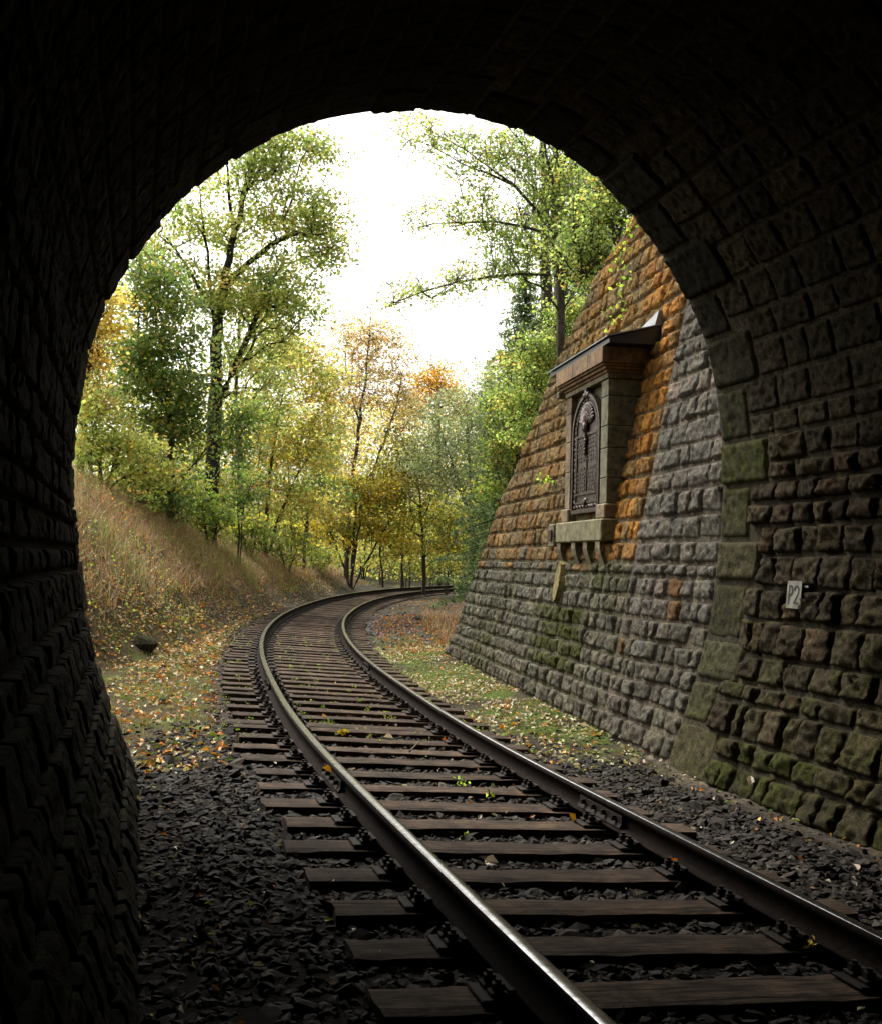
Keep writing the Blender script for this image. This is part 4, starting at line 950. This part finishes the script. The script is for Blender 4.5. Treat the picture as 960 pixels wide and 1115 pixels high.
make_tree('hazel_bush', 'yellow-green hazel bush on top of the bank at the left', 'bush', 21.5,
    [[(112, 545), (108, 480), (100, 430)], [(112, 540), (135, 480), (150, 440)], [(112, 542), (85, 480), (80, 450)]], [(105, 450, 32, 38, 32), (135, 490, 42, 32, 34), (95, 505, 26, 30, 18), (165, 520, 28, 20, 12)], YG, 90, .085, .36, .05)
make_tree('slender_maple', 'slim second trunk just right of the tall maple, with yellow-green leaves', 'tree', 30,
    [[(262, 585), (262, 500), (258, 420), (262, 340)], [(260, 460), (290, 410), (300, 380)]], [(285, 380, 35, 35, 24), (262, 330, 30, 30, 16), (290, 440, 35, 30, 20)], G1, 85, .11, .48, .09)
make_tree('golden_maple', 'gold and green maple with a fan of thin leaning stems, centre-left', 'tree', 33,
    [[(288, 600), (292, 540), (300, 470), (312, 400)], [(288, 602, 0, 1), (272, 540), (262, 500)], [(289, 602, 0, 1), (310, 545), (338, 490)], [(287, 602, 0, 1), (280, 520), (288, 440)]],
    [(315, 400, 42, 40, 40), (350, 430, 32, 42, 30), (295, 470, 48, 40, 44), (345, 490, 40, 36, 30), (270, 530, 45, 32, 30), (320, 545, 45, 25, 26)], GY, 90, .12, .55, .08)
make_tree('bronze_birch', 'twiggy half-bare tree with tan and orange leaves below the sky gap', 'tree', 42,
    [[(378, 612), (382, 540), (392, 460), (402, 380), (404, 345)], [(378, 610, 0, 1), (400, 530), (430, 450), (440, 400)], [(377, 610, 0, 1), (362, 520), (355, 430), (362, 370)], [(382, 540), (420, 500), (450, 450)], [(392, 460), (375, 400), (380, 360)]],
    [(400, 372, 42, 26, 52), (365, 400, 35, 45, 48), (425, 405, 30, 40, 40), (395, 440, 50, 40, 56), (375, 485, 40, 30, 30), (440, 440, 22, 30, 18)], TAN, 42, .12, .62, .11, twigs=9, bark=(.12, .095, .07))
make_tree('yellow_maple', 'low yellow and gold tree right above the bend of the rails', 'tree', 40,
    [[(382, 642), (388, 590), (398, 540)], [(382, 642, 0, 1), (365, 590), (350, 560)], [(384, 642, 0, 1), (410, 590), (430, 560)]],
    [(375, 545, 42, 26, 34), (415, 545, 34, 30, 28), (345, 570, 36, 20, 22), (430, 585, 32, 22, 18), (385, 580, 50, 16, 18)], [((.62, .46, .06), 4), ((.48, .42, .08), 3), ((.30, .33, .06), 3), ((.58, .34, .05), .6)], 80, .13, .55, .07)
make_tree('teal_maple', 'blue-green young maple at the wood edge right of the leaning stems', 'tree', 36,
    [[(330, 618), (335, 560), (345, 500)]], [(345, 500, 28, 30, 20), (330, 545, 34, 24, 20), (360, 540, 24, 24, 14)], GB, 80, .12, .5, .06)
make_tree('orange_beech', 'distant orange tree low in the sky gap', 'tree', 62,
    [[(478, 640), (478, 500), (476, 410)]], [(477, 418, 22, 24, 30), (452, 440, 22, 30, 24), (500, 440, 18, 22, 14)], [((.66, .34, .06), 4), ((.62, .42, .10), 3), ((.4, .34, .1), 1)], 70, .19, .85, .14)
make_tree('grey_willow', 'hazy grey-green feathery tree behind the bend', 'tree', 55,
    [[(515, 640), (512, 540), (508, 450)], [(512, 560), (490, 500), (478, 460)]], [(500, 460, 38, 40, 60), (530, 430, 22, 40, 30), (485, 510, 45, 40, 56), (530, 500, 34, 45, 44), (460, 480, 26, 36, 24)], GG, 90, .13, .75, .13, bark=(.10, .09, .075))
make_tree('golden_hazel', 'mixed yellow and green tree just left of the far end of the rails', 'tree', 50,
    [[(462, 638), (460, 580), (455, 520)]], [(455, 520, 42, 36, 44), (480, 570, 40, 30, 36), (435, 500, 30, 34, 28), (500, 590, 26, 30, 24), (425, 555, 26, 30, 20)], [((.42, .36, .05), 3), ((.22, .25, .05), 3), ((.55, .40, .05), 1.6), ((.12, .15, .04), 2)], 85, .14, .7, .1)
make_tree('green_alder', 'green shrub tree standing close behind the far corner of the stone wall', 'tree', 34,
    [[(535, 640), (540, 560), (548, 500)]], [(545, 500, 28, 40, 34), (520, 560, 24, 36, 26), (560, 450, 24, 36, 26), ], [((.17, .21, .05), 4), ((.25, .26, .06), 2), ((.10, .14, .04), 2), ((.4, .34, .06), 1)], 85, .11, .5, .07)
US = [((.22, .30, .06), 4), ((.32, .38, .07), 2), ((.16, .22, .05), 2), ((.5, .42, .06), 1.2)]
UD = [((.20, .24, .05), 3), ((.14, .18, .04), 3), ((.42, .36, .05), 1.5)]
for (px, py, rx, ry, dep, nc, pal, lab) in [
    (128, 548, 34, 20, 22, 30, YG, 'low yellow-green thicket at the top of the bank nearest the tunnel'), (178, 556, 34, 24, 24, 34, GB, 'low blue-green thicket at the foot of the leafy left maple'),
    (228, 566, 30, 24, 26, 26, US, 'dark green undergrowth round the foot of the tall maple'), (270, 580, 30, 24, 30, 28, US, 'green undergrowth right of the tall maple on the bank top'),
    (312, 598, 30, 22, 33, 28, UD, 'dim green bushes under the leaning gold-leaved stems'), (262, 528, 24, 24, 27, 20, GB, 'spreading green shrub just right of the tall maple trunk'),
    (345, 610, 26, 20, 38, 24, US, 'olive bushes where the bank runs down to the bend'), (150, 530, 30, 24, 23, 24, US, 'green saplings thicket between the left maple and the hazel'),
    (200, 530, 30, 28, 26, 24, US, 'shrubby green growth left of the tall maple trunk')]:
    make_tree('shrub', lab, 'bush', dep, [[(px, py+ry), (px-6, py), (px-10, py-ry)], [(px+2, py+ry, 0, 1), (px+10, py), (px+16, py-ry*.6)]], [(px, py, rx, ry, nc)], pal, 75, .10, .42, .03, group='shrubs along the top of the bank')
for (px, py, rx, ry, dep, nc, pal, lab) in [
    (395, 610, 34, 22, 52, 30, GY, 'gold-flecked undergrowth straight behind the bend of the rails'), (440, 605, 34, 24, 56, 34, UD, 'deep green undergrowth behind the bend, right of the gold growth'),
    (485, 605, 30, 24, 52, 30, UD, 'dull green bushes above the far end of the rails'), (470, 560, 40, 26, 58, 36, US, 'light green shrub crown over the far end of the rails'), (415, 570, 30, 22, 58, 24, GY, 'yellow shrub crown in the shade behind the bend')]:
    make_tree('shrub', lab, 'bush', dep, [[(px, py+ry), (px-3, py), (px-6, py-ry)], [(px+2, py+ry, 0, 1), (px+6, py), (px+9, py-ry*.6)]], [(px, py, rx, ry, nc)], pal, 75, .13, .6, .04, group='shrubs behind the bend')
# conifer with tiers
def conifer(px, ytop, ybase, depth, wpx, label, pal=DK, seed=0, dens=1.9):
    base = aty(px, ybase, depth); gz = float(ground_z([base[0]], [base[1]])[0]); top = aty(px, ytop, depth); root = empty('spruce_tree', (base[0], base[1], gz), label, 'tree', 'spruces behind the leafy trees')
    b = MB(); Hh = top[2]-gz; tube(b, [(base[0], base[1], gz-.2), (base[0]+.05, base[1], gz+Hh*.5), (base[0], base[1], top[2])], [Hh*.018, Hh*.012, .015], 8, (.06, .045, .035))
    W = wpx*px_m(depth); lv = []; lc = []
    nt = int(Hh/.33)
    for k in range(nt):
        t = k/nt; z = gz+Hh*(.12+.88*t); R = W*(1-t)**.85+.1
        nb = 9
        for q in range(nb):
            a = q*2*pi/nb+k*1.1+random.uniform(-.3, .3); L = R*random.uniform(.7, 1.15); e = np.array([base[0]+cos(a)*L, base[1]+sin(a)*L, z-.28*L]); st = np.array([base[0], base[1], z])
            tube(b, [st, (st+e)/2+np.array([0, 0, .05]), e], [.02, .013, .006], 3, (.06, .045, .035), False)
            m = int(L*46*dens)+3; tt = rng.uniform(.15, 1.05, m)[:, None]; p = st+(e-st)*tt; p = p+rng.normal(0, 1, (m, 3))*np.array([.12, .12, .07])*(1.1-.5*tt)-np.array([0, 0, .05]); lv.append(p)
    to_local(b.build('trunk', M_bark), root); lv = np.concatenate(lv); n = len(lv)
    V, Fs, c = quads(lv, rng.uniform(.09, .2, n), pick(pal, n), .2, .28, .3); lb_ = MB(); lb_.add(V, Fs, np.concatenate([c, np.ones((len(c), 1))], 1)); to_local(lb_.build('crown', M_leaf), root)
conifer(566, 285, 560, 31, 84, 'dark spruce left of the two bare trunks above the stone wall')
conifer(648, 40, 520, 30, 120, 'big dark spruce behind the leafy trees at upper right')
conifer(527, 388, 640, 70, 44, 'pointed grey-green spruce poking up at the right side of the sky gap', GG, dens=1.4)
conifer(552, 410, 600, 48, 50, 'smaller green spruce just left of the wall slope', [((.09, .13, .05), 3), ((.06, .09, .035), 2), ((.2, .22, .06), 1)], dens=1.5)
# right-hand hill
make_tree('beech_tree', 'light leafy tree on the right hill whose sparse branches reach across the white sky', 'tree', 21,
    [[(612, 372), (610, 320), (607, 260), (600, 200), (590, 140), (588, 60)], [(602, 250), (575, 215), (535, 180), (490, 150), (450, 128)], [(600, 255), (560, 238), (520, 236), (480, 240), (440, 250)], [(606, 300), (560, 298), (510, 302), (460, 312), (424, 330)], [(605, 270), (640, 225), (665, 205)], [(598, 190), (560, 150), (530, 110)], [(596, 180), (625, 140), (640, 120)]],
    [(455, 140, 26, 16, 11, 0), (500, 160, 36, 22, 22, 0), (545, 160, 36, 28, 30, 0), (590, 180, 36, 34, 34, 0), (480, 235, 40, 16, 14, 0), (535, 235, 34, 26, 24, 0), (450, 315, 34, 12, 11, 0), (505, 300, 36, 16, 16, 0), (560, 280, 34, 30, 34, 0), (610, 240, 40, 40, 64, 0), (630, 290, 30, 26, 26, 0), (520, 200, 30, 20, 12, 0), (645, 190, 36, 34, 30, 0), (425, 332, 6, 8, 3, 0)], RG, 60, .07, .34, .085, twigs=4, droop=.35, bark=(.09, .08, .06))
make_tree('hornbeam_tree', 'sturdier tree trunk with leafy limbs right beside the tunnel edge at upper right', 'tree', 18,
    [[(694, 300), (694, 250), (690, 190), (686, 120)], [(692, 240), (655, 232), (620, 250)], [(690, 220), (660, 190), (640, 160)], [(692, 262), (660, 275), (630, 290)]],
    [(655, 230, 32, 24, 28), (625, 270, 30, 22, 22), (670, 200, 24, 20, 14), (640, 300, 26, 16, 14), (690, 170, 30, 30, 20), (650, 265, 34, 26, 24)], RG, 52, .07, .3, .13, twigs=4)
make_tree('bare_stem_tree', 'dark bare trunk, right of a pair, standing above the wall slope', 'tree', 25,
    [[(609, 350), (609, 300), (607, 230), (604, 150), (600, 80)]], [(620, 170, 30, 34, 14), (590, 120, 30, 34, 12), (640, 230, 22, 22, 8)], DK+[((.14, .2, .03), 3)], 60, .08, .36, .17, bark=(.085, .062, .045))
make_tree('bare_stem_tree', 'dark bare trunk, left of a pair, standing above the wall slope', 'tree', 27,
    [[(593, 355), (594, 300), (593, 230), (590, 150), (588, 80)]], [(585, 200, 24, 40, 16), (570, 250, 24, 30, 16), (600, 110, 30, 34, 10)], DK+[((.14, .2, .03), 1)], 60, .085, .38, .15, bark=(.08, .06, .045))
make_tree('maple_bush', 'bright green and yellow maple bush spilling down beside the raking wall edge', 'bush', 23.5,
    [[(600, 440), (604, 400), (612, 360)], [(600, 440), (575, 410), (560, 380)], [(600, 440), (580, 450), (560, 460)]],
    [(615, 350, 34, 22, 30), (590, 385, 34, 26, 36), (565, 420, 28, 26, 28), (610, 410, 34, 34, 34), (575, 460, 26, 26, 24), (640, 335, 24, 18, 16)], RG, 88, .075, .33, .06)
make_tree('hill_bush', 'green bush hanging over the lower wall slope, touched with orange', 'bush', 25.5,
    [[(565, 520), (560, 480), (556, 440)]], [(555, 440, 26, 26, 22), (548, 490, 22, 30, 22), (585, 470, 26, 26, 20), (540, 530, 16, 22, 12), (560, 395, 20, 22, 14)], [((.17, .23, .04), 4), ((.26, .3, .05), 2), ((.5, .3, .04), .8), ((.09, .13, .03), 2)], 85, .08, .36, .06)

# young stems in the shaded wood
YS = [((.20, .22, .04), 3), ((.38, .32, .04), 2), ((.10, .13, .03), 3)]
stems = [(318, 35, .03), (345, 44, .045), (356, 47, .04), (383, 40, .05), (396, 52, .045), (417, 55, .05), (437, 54, .06), (446, 60, .05), (488, 62, .05), (205, 28, .03), (214, 30, .03), (172, 25, .025), (246, 33, .035), (275, 34, .035)]
for (px, dep, r) in stems:
    yb = 640 if px > 330 else 600; lean = random.uniform(-14, 14); tall = random.uniform(90, 150)
    right_ = 'far' if px > 330 else 'near'
    lab = 'slender dark trunk in the shaded wood behind the bend of the rails' if px > 330 else 'thin sapling stem at the top of the grassy bank'
    make_tree('young_tree', lab, 'tree', dep, [[(px, yb), (px+lean*.4, yb-tall*.5), (px+lean, yb-tall)]], [(px+lean, yb-tall*.9, 22, 20, 8), (px+lean*.6, yb-tall*.55, 20, 16, 5)], YS, 55, .12, .5, r, group='young trees behind the bend' if px > 330 else 'saplings on top of the bank', twigs=3, bark=(.05, .04, .03))

# far wood: one mass of leaves and stems behind everything
b = MB(); n = 120000
px = rng.uniform(20, 640, n); dep = rng.uniform(78, 115, n)
top = np.interp(px, [20, 100, 200, 320, 360, 420, 450, 470, 520, 560, 640], [330, 360, 400, 440, 430, 432, 450, 455, 440, 450, 420])+18*fbm(np.stack([px*.02, dep*.1, 0*px], 1), 2, 3, 66)
py = top+(650-top)*rng.random(n)**.9
P = np.array([aty(a, c, d) for a, c, d in zip(px, py, dep)])
cn = fbm(P*np.array([1, 1, 1]), .16, 2, 67); c = pick([((.14, .19, .06), 4), ((.26, .29, .07), 3), ((.42, .36, .06), 2), ((.2, .22, .09), 2)], n); gs = cn > .12; c[gs] = pick(GY, gs.sum()); 
kp = fbm(P, .35, 2, 68) > -.22; P, c = P[kp], c[kp]; n = len(P)
V, Fs, cc = quads(P, rng.uniform(.16, .34, n), c, .5); b.add(V, Fs, np.concatenate([cc, np.ones((len(cc), 1))], 1))
tag(b.build('distant_woodland', M_leaf), 'mixed green and yellow autumn wood closing the view behind the nearer trees', 'woodland', kind='stuff')

# ------------------------------------------------------------------ small growth on the wall
def sprig(name, label, pts, n, sz, pal, cat='plant', spread=.06):
    P0 = np.array(pts[0]); root = empty(name, P0, label, cat); b = MB(); tube(b, pts, .004, 4, (.06, .08, .02), False); to_local(b.build('stem', M_bark), root)
    pts = np.array(pts); t = rng.uniform(0, len(pts)-1, n); i = np.minimum(t.astype(int), len(pts)-2); P = pts[i]+(pts[i+1]-pts[i])*(t-i)[:, None]+rng.normal(0, spread, (n, 3))
    V, Fs, c = quads(P, sz*rng.uniform(.6, 1.3, n), pick(pal, n), .5); lb_ = MB(); lb_.add(V, Fs, np.concatenate([c, np.ones((len(c), 1))], 1)); to_local(lb_.build('leaves', M_leaf), root)
LG = [((.28, .42, .05), 3), ((.38, .48, .07), 2), ((.2, .32, .04), 1)]
def wp(px, py, h=.07):
    n = WN-np.array([0, 0, BAT]); n = n/np.linalg.norm(n); P0 = WA+WN*(BAT*.25); r = ray(px, py); return CO+r*np.dot(P0-CO, n)/np.dot(r, n)-n*h
sprig('ivy', 'trailing light green creeper hanging down the upper brown wall by the arch', [wp(698, 240), wp(697, 262), wp(690, 300), wp(684, 335), wp(672, 348)], 90, .06, LG, spread=.09)
sprig('ivy', 'short light green creeper strand left of the longer one on the upper wall', [wp(690, 244), wp(682, 275), wp(680, 290)], 45, .055, LG, spread=.07)
sprig('wall_fern', 'small bright green plant growing from the brown wall left of the tablet', [wp(607, 530, .03), wp(604, 524, .12), wp(600, 530, .2)], 26, .06, LG, spread=.05)
sprig('weed', 'green weed tuft between the right-hand ends of two near sleepers', [atz(502, 853, -.2), atz(502, 846, -.1)], 24, .03, LG, spread=.02)
sprig('weed', 'tiny green weed blade by the sleeper left of the right rail', [atz(532, 868, -.19), atz(532, 860, -.08)], 10, .03, LG, spread=.015)
# pale upright stone in the grey courses
b = MB(); c0 = (4.35, .98); pr = [(-.10, -.0), (-.02, -.05), (.10, .10), (.13, .36), (.06, .44), (-.04, .40), (-.11, .2)]
fr = [wall_pt(c0[0]+x, c0[1]+z, .085) for x, z in pr]; bk = [wall_pt(c0[0]+x*1.15, c0[1]+.01+z*1.05, -.02) for x, z in pr]; n = len(pr)
b.add(np.vstack([fr, bk]), [np.array([[i, (i+1) % n, n+(i+1) % n, n+i] for i in range(n)]), np.array([list(range(n))])], (.26, .23, .11, .12)); o = to_local(b.build('upright_pale_stone', M_quoin), t_w)

# ------------------------------------------------------------------ odds and ends on the left verge
def rock(px, py, z, r, label, col, sq=(1, .9, .62), name='boulder'):
    P = atz(px, py, z); n, m = 14, 9; V = []
    for i in range(m+1):
        for k in range(n):
            ph = pi*i/m; a = 2*pi*k/n; V.append((sin(ph)*cos(a), sin(ph)*sin(a), cos(ph)))
    V = np.array(V); V = V*(1+.18*fbm(V+px, 1.6, 3, 5))[:, None]*r*np.array(sq); f = [[i*n+k, i*n+(k+1) % n, (i+1)*n+(k+1) % n, (i+1)*n+k] for i in range(m) for k in range(n)]
    b = MB(); b.add(V, np.array(f), col); o = b.build(name, M_stone); P[2] = float(ground_z([P[0]], [P[1]])[0])-r*sq[2]*.1; o.location = P; tag(o, label, 'rock')
rock(153, 711, -.2, .26, 'dark mossy stone lying among leaves on the left verge', (.045, .04, .035, .25))
rock(458, 674, -.2, .25, 'dark lump of stone on the gravel beyond the wall end', (.04, .035, .03, .0))
rock(178, 764, -.2, .07, 'small black stone on the leafy ground left of the track', (.03, .028, .025, .0))
def stick(pts, r, label):
    P = [atz(*p) if len(p) == 3 else aty(p[0], p[1], p[2]) for p in pts]; P = np.array(P); P[:, 2] = np.maximum(P[:, 2], ground_z(P[:, 0], P[:, 1])+r*.8)
    b = MB(); tube(b, P-P[0], np.linspace(r, r*.6, len(P)), 7); o = b.build('fallen_branch', M_deadwood); o.location = P[0]; tag(o, label, 'branch', 'dead branches on the left bank')
stick([(108, 692, -.1), (128, 697, -.1), (148, 702, -.15)], .035, 'dead branch lying beside the dark stone at the bank foot')
stick([(100, 683, .05), (122, 688, 0), (143, 694, -.05)], .025, 'thin dead branch just above the thicker one at the bank foot')
stick([(446, 818, -.14), (452, 812, -.12), (459, 806, -.14)], .008, 'thin pale twig lying on a sleeper between the rails')

# ------------------------------------------------------------------ light
w = bpy.data.worlds.new('World'); S.world = w; w.use_nodes = True; nt = w.node_tree; nt.nodes.clear()
sky = nt.nodes.new('ShaderNodeTexSky'); sky.sky_type = 'NISHITA'; sky.sun_disc = False; EL, AZ = radians(52), radians(-35)
sky.sun_elevation = EL; sky.sun_rotation = AZ; sky.dust_density = 6; sky.air_density = 1.; sky.ozone_density = 1
hs = nt.nodes.new('ShaderNodeHueSaturation'); hs.inputs['Saturation'].default_value = .05; nt.links.new(sky.outputs[0], hs.inputs['Color']); tw = mixc(nt, hs.outputs[0], (1., .975, .915), 1., 'MULTIPLY')
bg = nt.nodes.new('ShaderNodeBackground'); bg.inputs[1].default_value = .15; nt.links.new(tw, bg.inputs[0])
wo = nt.nodes.new('ShaderNodeOutputWorld'); nt.links.new(bg.outputs[0], wo.inputs[0])
sl = bpy.data.lights.new('sun', 'SUN'); sl.energy = 1.2; sl.angle = radians(25); sl.color = (1, .97, .92); so_ = bpy.data.objects.new('sun', sl); C.objects.link(so_)
sd = Vector((sin(AZ)*cos(EL), cos(AZ)*cos(EL), sin(EL))); so_.rotation_euler = sd.to_track_quat('Z', 'Y').to_euler()
S.view_settings.view_transform = 'Standard'; S.view_settings.look = 'None'; S.view_settings.gamma = 1; S.view_settings.exposure = 1.35
S.render.engine = 'CYCLES'; cy = S.cycles
cy.max_bounces = 8; cy.diffuse_bounces = 6; cy.glossy_bounces = 2; cy.transmission_bounces = 6; cy.transparent_max_bounces = 4; cy.caustics_reflective = False; cy.caustics_refractive = False
cy.use_denoising = True
try: cy.denoiser = 'OPENIMAGEDENOISE'
except Exception: pass
S.render.use_persistent_data = False
